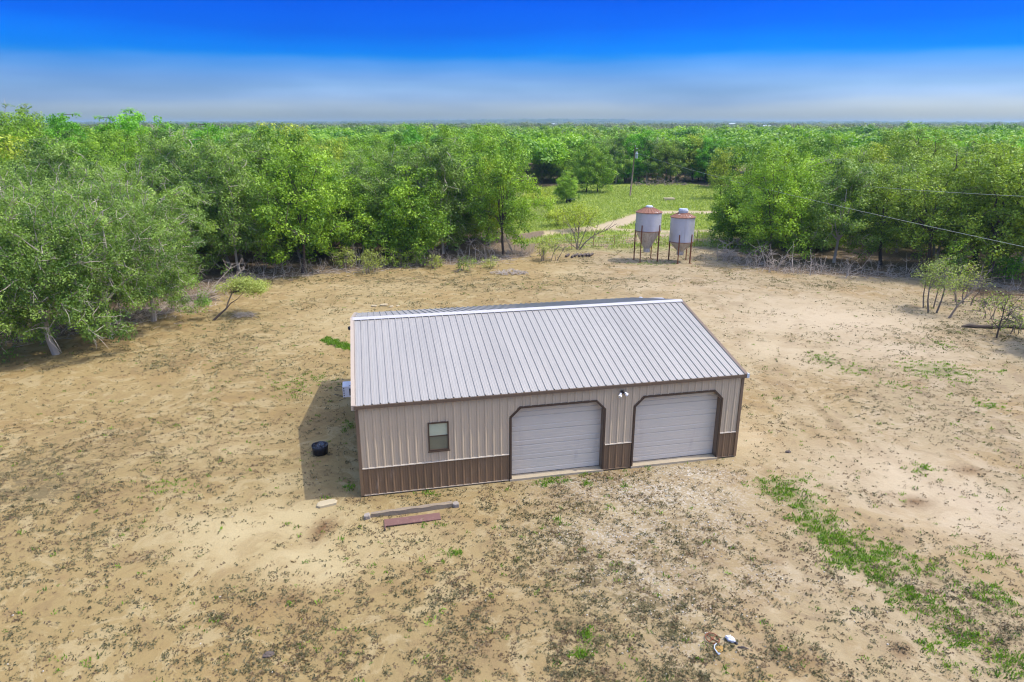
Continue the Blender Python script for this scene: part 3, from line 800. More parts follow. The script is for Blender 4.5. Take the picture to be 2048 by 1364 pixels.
m = MB()   # slab with a step in front of each door
m.box(.05, L - .05, .31, BW - .05, -.25, .045)
m.build("floor_slab", M['concrete'], shop)
for a, b in (D1, D2):
    m = MB()
    m.box(a - .02, b + .02, -.075, .55, -.20, .075)
    m.build("threshold", M['concrete'], shop)
    # dark folded trim round the opening and its reveal
    fr = MB()
    outer = [(a, .076), (a, DTOP - DCLIP), (a + DCLIP, DTOP), (b - DCLIP, DTOP), (b, DTOP - DCLIP), (b, .076)]
    w = .052
    inner = [(a + w, .076), (a + w, DTOP - DCLIP - w * .41), (a + DCLIP + w * .41, DTOP - w), (b - DCLIP - w * .41, DTOP - w), (b - w, DTOP - DCLIP - w * .41), (b - w, .076)]
    cx = (a + b) / 2
    out2 = [(x + (-.028 if x < cx else .028), z + (.028 if z > DTOP - .1 else .012 if z > 1 else 0)) for x, z in outer]
    for (p, q), (r, s) in zip(zip(out2[:-1], out2[1:]), zip(inner[:-1], inner[1:])):
        vs = [(p[0], -.052, p[1]), (q[0], -.052, q[1]), (s[0], -.052, s[1]), (r[0], -.052, r[1]),
              (p[0], .002, p[1]), (q[0], .002, q[1]), (s[0], .002, s[1]), (r[0], .002, r[1])]
        fr.add(vs, [(3, 2, 1, 0), (4, 5, 6, 7), (0, 1, 5, 4), (2, 3, 7, 6)])
    fr.build("door_trim", M['dark_trim'], shop)
    rv = MB()
    for (r, s) in zip(inner[:-1], inner[1:]):
        vs = [(r[0], -.048, r[1]), (s[0], -.048, s[1]), (s[0], .285, s[1]), (r[0], .285, r[1])]
        o2 = [(v[0] + (-.02 if v[0] < cx else .02), v[1], v[2] + (.02 if v[2] > 2 else 0)) for v in vs]
        rv.add(vs + o2, [(0, 1, 2, 3), (7, 6, 5, 4), (0, 4, 5, 1), (1, 5, 6, 2), (2, 6, 7, 3), (3, 7, 4, 0)])
    rv.build("door_jamb", M['brown_trim'], shop)
    # overhead door of five sections
    gd = link("overhead_door", None, shop, ((a + b) / 2, .30, .078))
    hw = (b - a) / 2 + .06
    sh = (DTOP + .08 - .078) / 5
    for i in range(5):
        z0, z1 = i * sh, (i + 1) * sh - .006
        zs = [(0.0, .024), (.022, 0), (.30 * sh, 0), (.33 * sh, .018), (.355 * sh, .018), (.385 * sh, 0), (.5 * sh, 0), (.51 * sh, .006), (.53 * sh, .006), (.54 * sh, 0),
              (.7 * sh, 0), (.71 * sh, .006), (.73 * sh, .006), (.74 * sh, 0), (sh - .026, 0), (sh - .006, .024)]
        sm = MB()
        for (za, da), (zb, db) in zip(zs[:-1], zs[1:]):
            sm.add([(-hw, da, z0 + za), (hw, da, z0 + za), (hw, db, z0 + zb), (-hw, db, z0 + zb)], [(0, 1, 2, 3)])
        sm.add([(-hw, .045, z0), (hw, .045, z0), (hw, .045, z1), (-hw, .045, z1)], [(3, 2, 1, 0)])
        sm.add([(-hw, .024, z1), (hw, .024, z1), (hw, .045, z1), (-hw, .045, z1)], [(0, 1, 2, 3)])
        sm.add([(-hw, .024, z0), (hw, .024, z0), (hw, .045, z0), (-hw, .045, z0)], [(3, 2, 1, 0)])
        sm.build("door_section", M['door_white'], gd)
    MB().box(-hw, hw, -.004, .035, -.022, .0).build("door_seal", M['black_plastic'], gd)

# window with two sashes
x0, x1, z0, z1 = WIN
wdw = MB()
f = .05
for bx in ((x0, x0 + f, z0, z1), (x1 - f, x1, z0, z1), (x0 + f, x1 - f, z1 - f, z1), (x0 + f, x1 - f, z0, z0 + .065)):
    wdw.box(bx[0], bx[1], -.062, .05, bx[2], bx[3])
win = wdw.build("window", M['dark_trim'], shop)
zm = (z0 + z1) / 2 + .02
MB().box(x0 + f, x1 - f, -.030, .03, zm - .018, zm + .018).build("meeting_rail", M['dark_trim'], win)
MB().box(x0 + f, x1 - f, -.006, .004, zm + .018, z1 - f).build("pane", M['glass_up'], win)
MB().box(x0 + f, x1 - f, -.016, -.008, z0 + .065, zm - .018).build("pane", M['glass_low'], win)
MB().box(x0 - .03, x1 + .03, -.085, -.060, z0 - .03, z0 + .012).build("sill", M['dark_trim'], win)

# flood light with two heads, over the pier between the doors
fl = MB().box(-.055, .055, -.075, -.034, -.07, .06).build("flood_light", M['black_plastic'], shop, loc=(10.47, 0, 3.50))
for sx in (-1, 1):
    d = Vector((sx * .75 + .25, -.7, -.75)).normalized()
    p = Vector((sx * .05, -.075, -.01))
    hd = MB().tube([p, p + d * .05, p + d * .10, p + d * .20], [.02, .03, .062, .07], 10).build("lamp_head", M['black_plastic'], fl, True)
    MB().tube([p + d * .105, p + d * .207], [.066, .074], 10).build("lamp_lens", M['lens'], fl, True)
    MB().tube([p + d * .06 + Vector((0, 0, .02)), p + d * .19 + Vector((0, 0, .02))], [.045, .058], 8).build("lamp_shell", M['lens'], fl, True)
# light on the left gable
gl = MB().box(-.07, 0.0, -.06, .06, -.06, .06).build("gable_light", M['black_plastic'], shop, loc=(-.035, 6.2, 5.06))
for s in (-1, 1):
    MB().tube([(-.07, s * .05, 0), (-.15, s * .10, -.03), (-.24, s * .13, -.07)], [.025, .05, .06], 8).build("lamp_head", M['dark_metal'], gl, True)

# ------------------------------------------------------------------ window air conditioner in the left gable wall, and its cord
def shop_pt(x, y, z):
    c, s = math.cos(YAW), math.sin(YAW)
    return (-5.81 + x * c - y * s, 22.92 + x * s + y * c, z)
ac = thing("air_conditioner", "white window air conditioner sticking out of the left gable wall", "air conditioner", shop_pt(-.02, 5.2, 2.22), YAW)
MB().box(-.66, .0, -.33, .33, 0, .50).build("case", M['white_plastic'], ac)
for i in range(4):
    MB().box(-.63, -.585, -.335, -.328, .06 + i * .11, .115 + i * .11).build("vent_slot", M['dark_metal'], ac)
for i in range(3):
    MB().box(-.38 + i * .12, -.285 + i * .12, -.336, -.328, .07, .40).build("grille", M['dark_metal'], ac)
for i in range(2):
    MB().box(-.38 + i * .15, -.27 + i * .15, -.25, -.19, .498, .504).build("vent_slot", M['dark_metal'], ac)
pts = []
for i in range(60):
    a = i / 59 * math.pi * 3.6
    r = .26 + .06 * math.sin(i * .21)
    pts.append((-.78 - r * math.cos(a) * .9, .05 + r * 1.1 * math.sin(a), .22 - .50 * i / 59 + .10 * math.sin(a * 1.3)))
pts = [(-.66, .02, .22)] + pts
MB().tube(pts, .011, 5).build("power_cord", M['black_plastic'], ac)

# ------------------------------------------------------------------ feed bins
def gz(x, y):
    return float(ground_z(np.array([x]), np.array([y]))[0])
def on_ground(px, py, sink=0.0):
    p = at(px, py)
    return (float(p[0]), float(p[1]), gz(p[0], p[1]) - sink)

def feed_bin(px, py, label, R, z_hop, z_wall, z_top, leg_angles, leg_top, cap, rings):
    b = thing("feed_bin", label, "feed bin", on_ground(px, py), 0.1, "rusty feed bins on legs")
    boot = .30 * R / 1.3
    m = MB()                       # corrugated wall, a proud band at each ring joint
    prof, zz = [], z_wall
    n = int((z_top - z_wall) / .068)
    for i in range(n * 4 + 1):
        z = z_wall + (z_top - z_wall) * i / (n * 4)
        fr = (z - z_wall) / (z_top - z_wall) * rings
        band = .014 if abs(fr - round(fr)) < .018 and 0 < round(fr) < rings else 0
        prof.append((R + .012 * math.cos(i * math.pi / 2) + band, z))
    m.lathe(prof, 40)
    wall = m.build("bin_wall", M['bin'], b, True)
    for a in (-1.65, -.45, .75, 2.0):
        sm = MB().box(R + .008, R + .026, -.03, .03, z_wall + .02, z_top - .02).build("wall_seam", M['bin'], wall, rot=(0, 0, a))
    MB().lathe([(R + .02, z_wall + .02), (R - .01, z_wall - .05), (.34, z_hop + .02), (.32, z_hop)], 28).build("hopper", M['hopper'], b, False)
    MB().lathe([(.325, z_hop + .02), (.36, z_hop - .02), (.36, z_hop - .36), (.27, z_hop - .38)], 12, close=True).build("outlet_boot", M['hopper'], b)
    rise = R * .50
    roof = MB()                    # conical roof of ribbed segments
    ns = 20
    vs, fs = [], []
    for k_ in range(ns):
        a0, a1 = 2 * math.pi * k_ / ns, 2 * math.pi * (k_ + 1) / ns
        for a, up in ((a0, .035), (a0 + .05, 0), (a1 - .05, 0)):
            for r, z in ((R + .07, z_top - .015), (.34, z_top + rise * .76)):
                vs.append((r * math.cos(a), r * math.sin(a), z + up))
    nn = ns * 3
    for k_ in range(nn):
        j = (k_ + 1) % nn
        fs.append((2 * k_, 2 * j, 2 * j + 1, 2 * k_ + 1))
    roof.add(vs, fs)
    rf = roof.build("bin_roof", M['rust_roof'], b)
    zc = z_top + rise * .76
    if cap == 'low':
        MB().lathe([(.40, zc - .01), (.36, zc + .10), (.22, zc + .17), (.05, zc + .20)], 20, close=True).build("lid", M['galv_grey'], rf)
    else:
        MB().lathe([(.47, zc - .06), (.46, zc + .13)], 22).build("collar", M['tank_white'], rf)
        MB().lathe([(.52, zc + .10), (.52, zc + .16), (.46, zc + .20)], 22, close=True).build("lid", M['tank_white'], rf)
        MB().lathe([(.44, zc + .20), (.48, zc + .25), (.44, zc + .33), (.05, zc + .37)], 22, close=True).build("lid", M['tank_white'], rf)
    MB().lathe([(R + .085, z_top - .05), (R + .085, z_top + .005), (R + .03, z_top + .01)], 40).build("roof_rim", M['rust_roof'], rf)
    for a in leg_angles:
        c, s = math.cos(a), math.sin(a)
        px_, py_ = (R + .05) * c, (R + .05) * s
        lg = MB().box(-.055, .055, -.012, .012, -.15, leg_top).box(-.055, -.031, -.0, .10, -.15, leg_top)
        lg.build("leg", M['rust'], b, loc=(px_, py_, 0), rot=(0, 0, a + math.pi / 2))
        MB().box(-.13, .13, -.13, .13, -.02, .025).build("foot_plate", M['rust'], b, loc=(px_, py_, 0), rot=(0, 0, a))
    ring = [((R + .03) * math.cos(t_), (R + .03) * math.sin(t_), z_wall + .01) for t_ in np.linspace(0, 2 * math.pi, 41)]
    MB().tube(ring, .03, 5).build("ring_beam", M['rust'], b)
    return b
rad = math.radians
feed_bin(1292, 521, "left feed bin of the pair, with a patchy rust and white roof and long hopper", 1.30, 1.28, 3.18, 5.12,
         (rad(-44), rad(52), rad(152), rad(-134)), 3.85, 'low', 3)
feed_bin(1359, 523, "right feed bin with a white two tier lid and a short hopper", 1.22, 1.10, 2.15, 4.72,
         (rad(-52), rad(40), rad(140), rad(-118)), 3.0, 'tall', 4)

# ------------------------------------------------------------------ utility pole and its wires
pb = on_ground(1260, 393)
pole = thing("utility_pole", "leaning wooden utility pole with a grey transformer standing in the green meadow", "utility pole", pb)
lean = Vector((.055, 0, 1)).normalized()
MB().tube([lean * -.4, lean * 4.8, lean * 9.7], [.17, .15, .115], 10).build("pole_shaft", M['pole_wood'], pole, True)
tr = MB().lathe([(.05, -.5), (.27, -.48), (.29, -.42), (.29, .42), (.31, .44), (.27, .52), (.08, .58)], 16, close=True).build("transformer", M['galv_grey'], pole, True, loc=tuple(lean * 7.9 + Vector((.42, -.1, 0))))
MB().box(-.32, -.20, -.05, .05, -.2, .2).build("bracket", M['galv_grey'], tr)
for s in (-.1, .12):
    MB().lathe([(.05, .50), (.03, .6), (.06, .64), (.03, .70), (.05, .76), (.02, .84)], 8, (s, 0, 0)).build("bushing", M['white_plastic'], tr)
MB().tube([lean * 9.25 + Vector((.05, 0, 0)), lean * 9.25 + Vector((.55, -.05, .05))], .035, 6).build("bracket_arm", M['white_plastic'], pole)
MB().tube([lean * 9.25 + Vector((.50, -.05, .02)), lean * 8.95 + Vector((.50, -.05, 0))], [.05, .08], 6).build("fuse_cutout", M['wood_dark'], pole)
MB().lathe([(.03, 0), (.06, .05), (.03, .1), (.06, .14), (.02, .22)], 8, tuple(lean * 9.7)).build("insulator", M['white_plastic'], pole)

def wire(p, q, sag, label, r=.02, n=24):
    p, q = Vector(p), Vector(q)
    pts = [p.lerp(q, t) - Vector((0, 0, sag * 4 * t * (1 - t))) for t in np.linspace(0, 1, n)]
    return tag(MB().tube(pts, r, 5).build("power_line", M['wire']), label, "power line", "overhead wires on the right")
def at_depth(px, py, depth):
    a, b = (px - 1024) / FOC, (682 - py) / FOC
    return (a * depth, (CP + b * SP) * depth, CAM_H + (b * CP - SP) * depth)
top = Vector(pb) + lean * 8.6
wire(top, at_depth(2120, 509, 32), 0.55, "lower overhead wire sloping from the leaning pole across the right oaks", .014)
wire(at_depth(1690, 369, 70), at_depth(2140, 397, 44), 0.10, "upper overhead wire crossing the oak crowns, nearly level at the right", .015)

# ------------------------------------------------------------------ wire fence behind the bins
fp = [on_ground(1098, 500), on_ground(1229, 493), on_ground(1394, 483), on_ground(1446, 480)]
fpts = []
for (a, b_, n) in ((fp[0], fp[1], 3), (fp[1], fp[2], 4), (fp[2], fp[3], 1)):
    for i in range(n):
        t = i / n
        fpts.append(Vector(a).lerp(Vector(b_), t))
fpts.append(Vector(fp[3]))
fence = thing("wire_fence", "sagging wire fence on thin dark steel posts behind the feed bins", "fence", tuple(fpts[0]))
for i, p in enumerate(fpts):
    q = p - fpts[0]
    h = 1.45 + .12 * math.sin(i * 2.1)
    MB().box(-.03, .03, -.006, .006, -.3, h).box(-.006, .006, -.0, .035, -.3, h).build("fence_post", M['rust'], fence, loc=tuple(q), rot=(.02 * math.sin(i * 5), .03 * math.cos(i * 3), .4))
for zz in (.3, .65, 1.0, 1.3):
    MB().tube([p - fpts[0] + Vector((0, 0, zz + .02 * math.sin(i * 3 + zz * 9))) for i, p in enumerate(fpts)], .006, 4).build("fence_wire", M['wire'], fence)

# ------------------------------------------------------------------ white propane tank behind the shop, its top shows over the roof
tank = thing("propane_tank", "white domed tank whose top shows just over the right end of the roof ridge", "tank", (10.3, 49.6, gz(10.3, 49.6) - .12), .06)
tp = [(.02, -1.62), (.28, -1.56), (.44, -1.42), (.52, -1.2), (.52, 1.2), (.44, 1.42), (.28, 1.56), (.02, 1.62)]
MB().lathe(tp, 24).build("tank_shell", M['tank_white'], tank, True, loc=(0, 0, .78), rot=(0, math.pi / 2, 0))
MB().lathe([(.16, 0), (.16, .06), (.12, .11), (.02, .13)], 14, close=True).build("valve_dome", M['tank_white'], tank, True, loc=(-.5, 0, 1.27))
for s in (-.9, .9):
    MB().box(s - .1, s + .1, -.4, .4, -.1, .36).build("tank_foot", M['concrete'], tank)

# ------------------------------------------------------------------ things lying round the shop
rs = random.Random(5)
def slab_mesh(mb, w, d, h, seed, n=9, jag=.25):
    r = random.Random(seed)
    ring = []
    for i in range(n):
        a = 2 * math.pi * i / n
        k_ = 1 - jag * r.random()
        ring.append((w / 2 * math.copysign(abs(math.cos(a)) ** .6, math.cos(a)) * k_, d / 2 * math.copysign(abs(math.sin(a)) ** .6, math.sin(a)) * k_))
    vs = [(x, y, -.05) for x, y in ring] + [(x * 1.02, y * 1.02, h * (.75 + .1 * r.random())) for x, y in ring] + [(x * .88, y * .86, h * (.95 + .1 * r.random())) for x, y in ring]
    fs = [tuple(range(2 * n, 3 * n))]
    for l_ in range(2):
        fs += [(l_ * n + i, l_ * n + (i + 1) % n, (l_ + 1) * n + (i + 1) % n, (l_ + 1) * n + i) for i in range(n)]
    return mb.add(vs, fs)
def slab(name, px, py, w, d, h, rz, mat, label, cat, seed, group=None, tilt=0.0):
    o = slab_mesh(MB(), w, d, h, seed).build(name, mat, loc=on_ground(px, py), rot=(tilt, 0, rz))
    return tag(o, label, cat, group)
slab("stone_slab", 654, 1008, .82, .48, .10, .36, M['stone'], "flat pale yellow limestone slab beside the shop's front left corner", "stone slab", 3, tilt=-.05)

# weathered beam in front of the wainscot, lying on the ground between two short blocks
a_, b__ = np.array(on_ground(742, 1033)), np.array(on_ground(905, 1013))
beam_v = b__ - a_; bl = float(np.hypot(beam_v[0], beam_v[1])); ba = math.atan2(beam_v[1], beam_v[0])
bm = MB()
vs, fs, N = [], [], 22
for i in range(N):
    t = i / (N - 1)
    for k_, (yy, zz) in enumerate([(-.105, 0), (.105, 0), (.105, .17), (.05, .20), (-.02, .175), (-.105, .19)]):
        w_ = .75 + .25 * t
        vs.append((t * bl, yy * w_ + .010 * math.sin(i * .9 + k_ * 2.3), zz * (.8 + .25 * t) + (.012 * math.sin(i * 1.1 + k_ * 1.7) if zz > 0 else -.03)))
for i in range(N - 1):
    for k_ in range(6):
        fs.append((i * 6 + k_, i * 6 + (k_ + 1) % 6, (i + 1) * 6 + (k_ + 1) % 6, (i + 1) * 6 + k_))
fs += [tuple(range(6))[::-1], tuple(range((N - 1) * 6, N * 6))]
o = bm.add(vs, fs).build("timber_beam", M['wood_grey'], loc=tuple(a_), rot=(0, 0, ba))
tag(o, "long weathered grey timber beam lying in front of the brown wainscot", "timber beam")
for (px, py, lab) in ((735, 1036, "short grey block at the left end of the weathered beam"), (912, 1014, "short grey block at the right end of the weathered beam")):
    o = slab_mesh(MB(), .26, .24, .17, px, 7, .18).build("stone_block", M['stone_dark'], loc=on_ground(px, py), rot=(.1, -.1, ba))
    tag(o, lab, "block", "blocks at the ends of the timber beam")
p_ = on_ground(826, 1040)
pl = MB()
pl.box(-1.0, 1.0, -.24, .24, .0, .03)
pl.box(-1.03, -1.0, -.48, .24, -.02, .05)
o = pl.build("steel_plate", M['rust_red'], loc=(p_[0], p_[1], p_[2] + .03), rot=(-.06, 0, ba))
tag(o, "dull reddish steel plate lying flat against the timber beam", "steel plate")

# black tub holding crumpled black plastic, in the shop's shade
tub = thing("plastic_tub", "round black tub of crumpled black plastic in the shop's shade", "tub", on_ground(641, 906), .3)
MB().lathe([(.25, 0), (.315, .03), (.345, .30), (.36, .42), (.335, .42), (.32, .31), (.31, .20)], 26, close=False).build("tub_shell", M['black_plastic'], tub, True)
rr = random.Random(2)
vs, fs, NS, NR = [], [], 18, 6
for j in range(NR):
    for i in range(NS):
        a = 2 * math.pi * i / NS
        r = .335 * j / (NR - 1)
        vs.append((r * math.cos(a), r * math.sin(a), .33 + rr.uniform(-.06, .06) + .05 * (j / (NR - 1)) ** 2))
for j in range(NR - 1):
    for i in range(NS):
        fs.append((j * NS + i, j * NS + (i + 1) % NS, (j + 1) * NS + (i + 1) % NS, (j + 1) * NS + i))
tt = NT("shiny black plastic"); M['film'] = tt.done((.025, .028, .04), .16, 0, .8)
MB().add(vs, fs).build("plastic_film", M['film'], tub)
vs = [(-.30, .10, .40), (-.12, .30, .42), (-.20, .42, .30), (-.38, .22, .26), (-.26, .22, .45)]
MB().add(vs, [(0, 1, 4), (1, 2, 4), (2, 3, 4), (3, 0, 4)]).build("film_flap", M['film'], tub)

# scrap at the front right: hand wheel, white bag, yellowish machine part, stick
wh = thing("hand_wheel", "rusty spoked hand wheel lying flat beside the white bag", "wheel", on_ground(1424, 1280), .4)
wh.rotation_euler = (0.10, .06, .5)
ring = [(.19 * math.cos(t_), .19 * math.sin(t_), .045) for t_ in np.linspace(0, 2 * math.pi, 33)]
MB().tube(ring, .017, 7, caps=False).build("rim", M['rust'], wh, True)
for i in range(4):
    a = i * math.pi / 2 + .3
    MB().tube([(.03 * math.cos(a), .03 * math.sin(a), .03), (.185 * math.cos(a), .185 * math.sin(a), .045)], .013, 5).build("spoke", M['rust'], wh)
MB().lathe([(.045, .0), (.045, .05), (.02, .06)], 10, close=True).build("hub", M['rust'], wh)
def lump(name, mat, loc, sx, sy, sz, seed, rot=(0, 0, 0), rough=.25, parent=None, sub=(12, 8)):
    r = np.random.default_rng(seed)
    nu, nv = sub
    vs, fs = [], []
    for j in range(nv + 1):
        ph = math.pi * j / nv
        for i in range(nu):
            th = 2 * math.pi * i / nu
            k_ = 1 + rough * (r.random() - .5) * (0 < j < nv)
            vs.append((sx * k_ * math.sin(ph) * math.cos(th), sy * k_ * math.sin(ph) * math.sin(th), sz * (.75 - math.cos(ph) * k_)))
    for j in range(nv):
        for i in range(nu):
            fs.append((j * nu + i, j * nu + (i + 1) % nu, (j + 1) * nu + (i + 1) % nu, (j + 1) * nu + i))
    return MB().add(vs, fs).build(name, mat, parent, False, loc, rot)
bag = thing("plastic_bag", "crumpled white plastic bag tied with something dark, on the sand by the rusty wheel", "bag", on_ground(1460, 1283), -.75)
lump("bag_body", M['white_plastic'], (0, 0, 0), .155, .10, .085, 8, rough=.35, parent=bag)
lump("bag_neck", M['black_plastic'], (.17, 0, 0), .06, .05, .03, 9, rough=.6, parent=bag)
mp = thing("machine_part", "broken rusty yellow and grey machine part lying below the hand wheel", "machine part", on_ground(1436, 1302), .55)
tt = painted("worn yellow paint", (.33, .20, .045), .7, .3, 5, dirt=(.16, .07, .03))
lump("casting", tt, (0.02, -.01, -.01), .12, .085, .055, 12, rough=.7, parent=mp)
MB().tube([(-.12, -.08, .03), (-.10, .05, .07), (-.02, .12, .08), (.09, .15, .07)], [.022, .018, .018, .014], 6).build("bent_rod", M['galv_grey'], mp)
MB().tube([(-.13, -.10, .02), (-.08, -.14, .03)], [.03, .024], 6).build("rod_end", M['galv_grey'], mp)
o = MB().tube([(-.14, 0, .03), (0, .012, .05), (.14, -.01, .03)], [.018, .026, .014], 6).build("wood_stick", M['wood_dark'], loc=on_ground(1486, 1299), rot=(0, 0, -.25))
tag(o, "short dark stick lying right of the white bag", "stick")
o = lump("wood_chunk", M['wood_dark'], on_ground(537, 1312), .16, .10, .05, 33, (0, 0, .4), .6)
tag(o, "small dark grey chunk of wood on the tan sand near the lower left", "wood chunk")
o = lump("small_rock", M['wood_dark'], on_ground(1576, 905), .12, .09, .05, 35, (0, 0, .2), .5)
tag(o, "small brown clod on the bare sand right of the shop's right door", "clod")

# pale stones and brush behind the shop
for i, (px, py, w, d, h) in enumerate(((748, 613, .55, .30, .10), (768, 611, .70, .35, .12), (783, 614, .45, .3, .10), (796, 612, .40, .25, .08))):
    slab("pale_stone", px, py, w, d, h, .3 * i, M['stone'],
         ["low pale stone at the left of the row behind the roof", "broad whitish stone second from the left behind the roof", "pale stone third from the left behind the roof",
          "small pale stone at the right end of the row behind the roof"][i], "stone", 50 + i, "pale stones behind the shop's left end")
for i, (dx, dy) in enumerate(((-25, 1), (-14, 4), (-8, 0), (0, 1), (8, 0), (15, -1), (22, -1))):
    px, py = 1160 + dx, 512 + dy * .6
    lg = MB().tube([(-.30, -.55, .13), (0, 0, .14), (.30, .55, .13)], [.13, .14, .12], 8).build("short_log", M['wood_dark'], loc=on_ground(px, py), rot=(0, 0, .10 * math.sin(i * 3) + .15))
    tag(lg, ["dark short log at the left end of the row under the bare mesquite", "short log second from the left under the bare mesquite", "short log third from the left under the bare mesquite",
             "short log in the middle of the row under the bare mesquite", "short log third from the right under the bare mesquite", "short log second from the right under the bare mesquite",
             "short log at the right end of the row under the bare mesquite"][i], "log", "short logs lying in a row left of the bins")

def brush_pile(px, py, w, d, h, n, mat, label, seed, r0=.02):
    rg = random.Random(seed)
    mb = MB()
    for i in range(n):
        a = rg.uniform(0, math.pi * 2)
        rr_ = math.sqrt(rg.random())
        c = Vector((math.cos(a) * rr_ * w / 2, math.sin(a) * rr_ * d / 2, 0))
        hh = h * (1 - rr_ * .7) * rg.random()
        dr = Vector((rg.uniform(-1, 1), rg.uniform(-1, 1), rg.uniform(-.35, .5))).normalized() * rg.uniform(.3, .8) * min(1.4, .6 + h)
        p0, p1 = c + Vector((0, 0, hh)) - dr * .5, c + Vector((0, 0, hh)) + dr * .5
        p0.z, p1.z = max(p0.z, .02), max(p1.z, .02)
        mid = (p0 + p1) / 2 + Vector((rg.uniform(-.1, .1), rg.uniform(-.1, .1), rg.uniform(0, .12)))
        mb.tube([p0, mid, p1], [r0, r0 * .8, r0 * .4], 4, caps=False)
    o = mb.build("brush_pile", mat, loc=on_ground(px, py))
    return tag(o, label, "brush pile", "brush piles")
brush_pile(1018, 548, 3.6, 1.2, .5, 120, M['bark_pale'], "low grey brush pile at the foot of the woodland centre, behind the shop", 1, .025)
brush_pile(488, 634, 1.9, 1.0, .45, 90, M['bark_pale'], "small tangle of grey twigs right of the leaning mesquite", 2, .012)
brush_pile(1320, 371, 14, 4, 1.9, 200, M['bark'], "wide brown brush pile at the far edge of the meadow right of the pole", 3, .05)
brush_pile(1450, 512, 3.0, 1.6, .8, 110, M['bark_pale'], "pale brush pile at the right woodland corner beside the bins", 4, .022)
brush_pile(395, 602, 3.2, 1.3, .6, 140, M['bark'], "dark brush under the big oak's outer branches on the left", 6, .02)

# far white buildings among the distant woods
def far_house(px, py, depth, w, d, h, roof_h, label, wall, roofm):
    x, y, z = at_depth(px, py, depth)
    h_ = thing("far_building", label, "building", (x, y, z - h - roof_h), .1, "distant pale buildings among the woods")
    bx = MB().box(-w / 2, w / 2, 0, d, -12, h).build("wall", wall, h_)
    r = MB()
    r.prism([(-.5, h), (d + .5, h), (d / 2, h + roof_h)], 'x', -w / 2 - .5, w / 2 + .5)
    r.build("roof", roofm, h_)
    MB().box(-w * .18, w * .08, -.12, .02, h - 3.2, h - .6).build("door", M['dark_metal'], h_)
    MB().box(w * .22, w * .34, -.12, .02, h - 2.4, h - 1.0).build("window", M['dark_metal'], h_)
far_house(1536, 250.5, 800, 10, 8, 3.4, 1.0, "white metal building standing above the distant trees right of the pole", M['tank_white'], M['tank_white'])
far_house(1466, 246.5, 1500, 14, 9, 3.2, 1.5, "small long pale building on the far blue ridge right of centre", M['tank_white'], M['galv_grey'])
far_house(1109, 247, 1300, 9, 8, 3.6, 1.6, "pale farmhouse in the far woods left of the pole", M['tank_white'], M['galv_grey'])
o = thing("field_sign", "small white and red board half hidden in the trees left of the meadow", "sign", on_ground(1073, 362))
MB().box(-.4, .4, -.03, .03, .5, 1.05).build("board", M['tank_white'], o)
MB().box(-.4, .4, -.034, .03, 1.05, 1.35).build("board_top", painted("faded red", (.5, .16, .12), .6), o)
for s in (-.3, .3):
    MB().box(s - .04, s + .04, .031, .09, -.2, 1.3).build("post", M['pole_wood'], o)
# grey machine by the young tree in the meadow
mc = thing("garden_machine", "small grey and white machine standing by the young tree in the meadow", "machine", on_ground(1141, 404), .6)
MB().prism([(-.55, .35), (.6, .35), (.7, .6), (.2, .75), (.1, 1.0), (-.35, .98), (-.6, .7)], 'y', -.32, .32).build("machine_body", M['galv_grey'], mc)
MB().box(-.5, .05, -.3, .3, 1.0, 1.1).build("seat", M['black_plastic'], mc)
MB().box(.35, .75, -.36, .36, .62, .68).build("fender", M['tank_white'], mc)
for sx in (-.42, .45):
    for sy in (-.42, .42):
        MB().tube([(sx, sy - .09, .28), (sx, sy + .09, .28)], .28, 14).build("wheel", M['black_plastic'], mc)
MB().tube([(.25, -.3, 1.15), (.3, 0, 1.12), (.25, .3, 1.15)], .025, 5).build("handlebar", M['dark_metal'], mc)
# pale rock heap in the meadow
slab("pale_boulder", 1337, 401, 2.6, 1.2, .55, 0, M['stone'], "low pale boulder lying in the meadow right of the pole", "boulder", 71)

# ------------------------------------------------------------------ trees
def leaf_quads(rng, centres, tones, n_each, sig, size, droop=.0):
    """diamond leaf sprays scattered round clump centres"""
    n = len(centres) * n_each
    c = np.repeat(centres, n_each, 0)
    tone = np.repeat(tones, n_each) + rng.normal(0, .12, n)
    g = rng.normal(0, 1, (n, 3))
    g /= np.maximum(1, np.linalg.norm(g, axis=1, keepdims=True) / 1.9)
    p = c + g * np.array(sig)
    nrm = rng.normal(0, .62, (n, 3)) + np.array([0, 0, .80]) + g * .40
    nrm /= np.linalg.norm(nrm, axis=1, keepdims=True)
    ref = rng.normal(0, 1, (n, 3))
    u = np.cross(nrm, ref); u /= np.linalg.norm(u, axis=1, keepdims=True)
    v = np.cross(nrm, u)
    s = size * rng.uniform(.65, 1.35, (n, 1))
    a, b = u * s, v * s * rng.uniform(.45, .7, (n, 1))
    V = np.stack([p - a, p - a * .1 + b + nrm * s * .15, p + a, p + a * .1 - b + nrm * s * .15], 1).reshape(-1, 3)
    Q = np.arange(n * 4).reshape(n, 4)
    return V, Q, np.repeat(np.clip(tone, 0, 1), 4)

def crown_mesh(name, V, Q, T, mat):
    me = quads_mesh(name, V, Q, mat)
    a = me.attributes.new("tone", 'FLOAT', 'POINT')
    a.data.foreach_set("value", T.astype(np.float32))
    return me

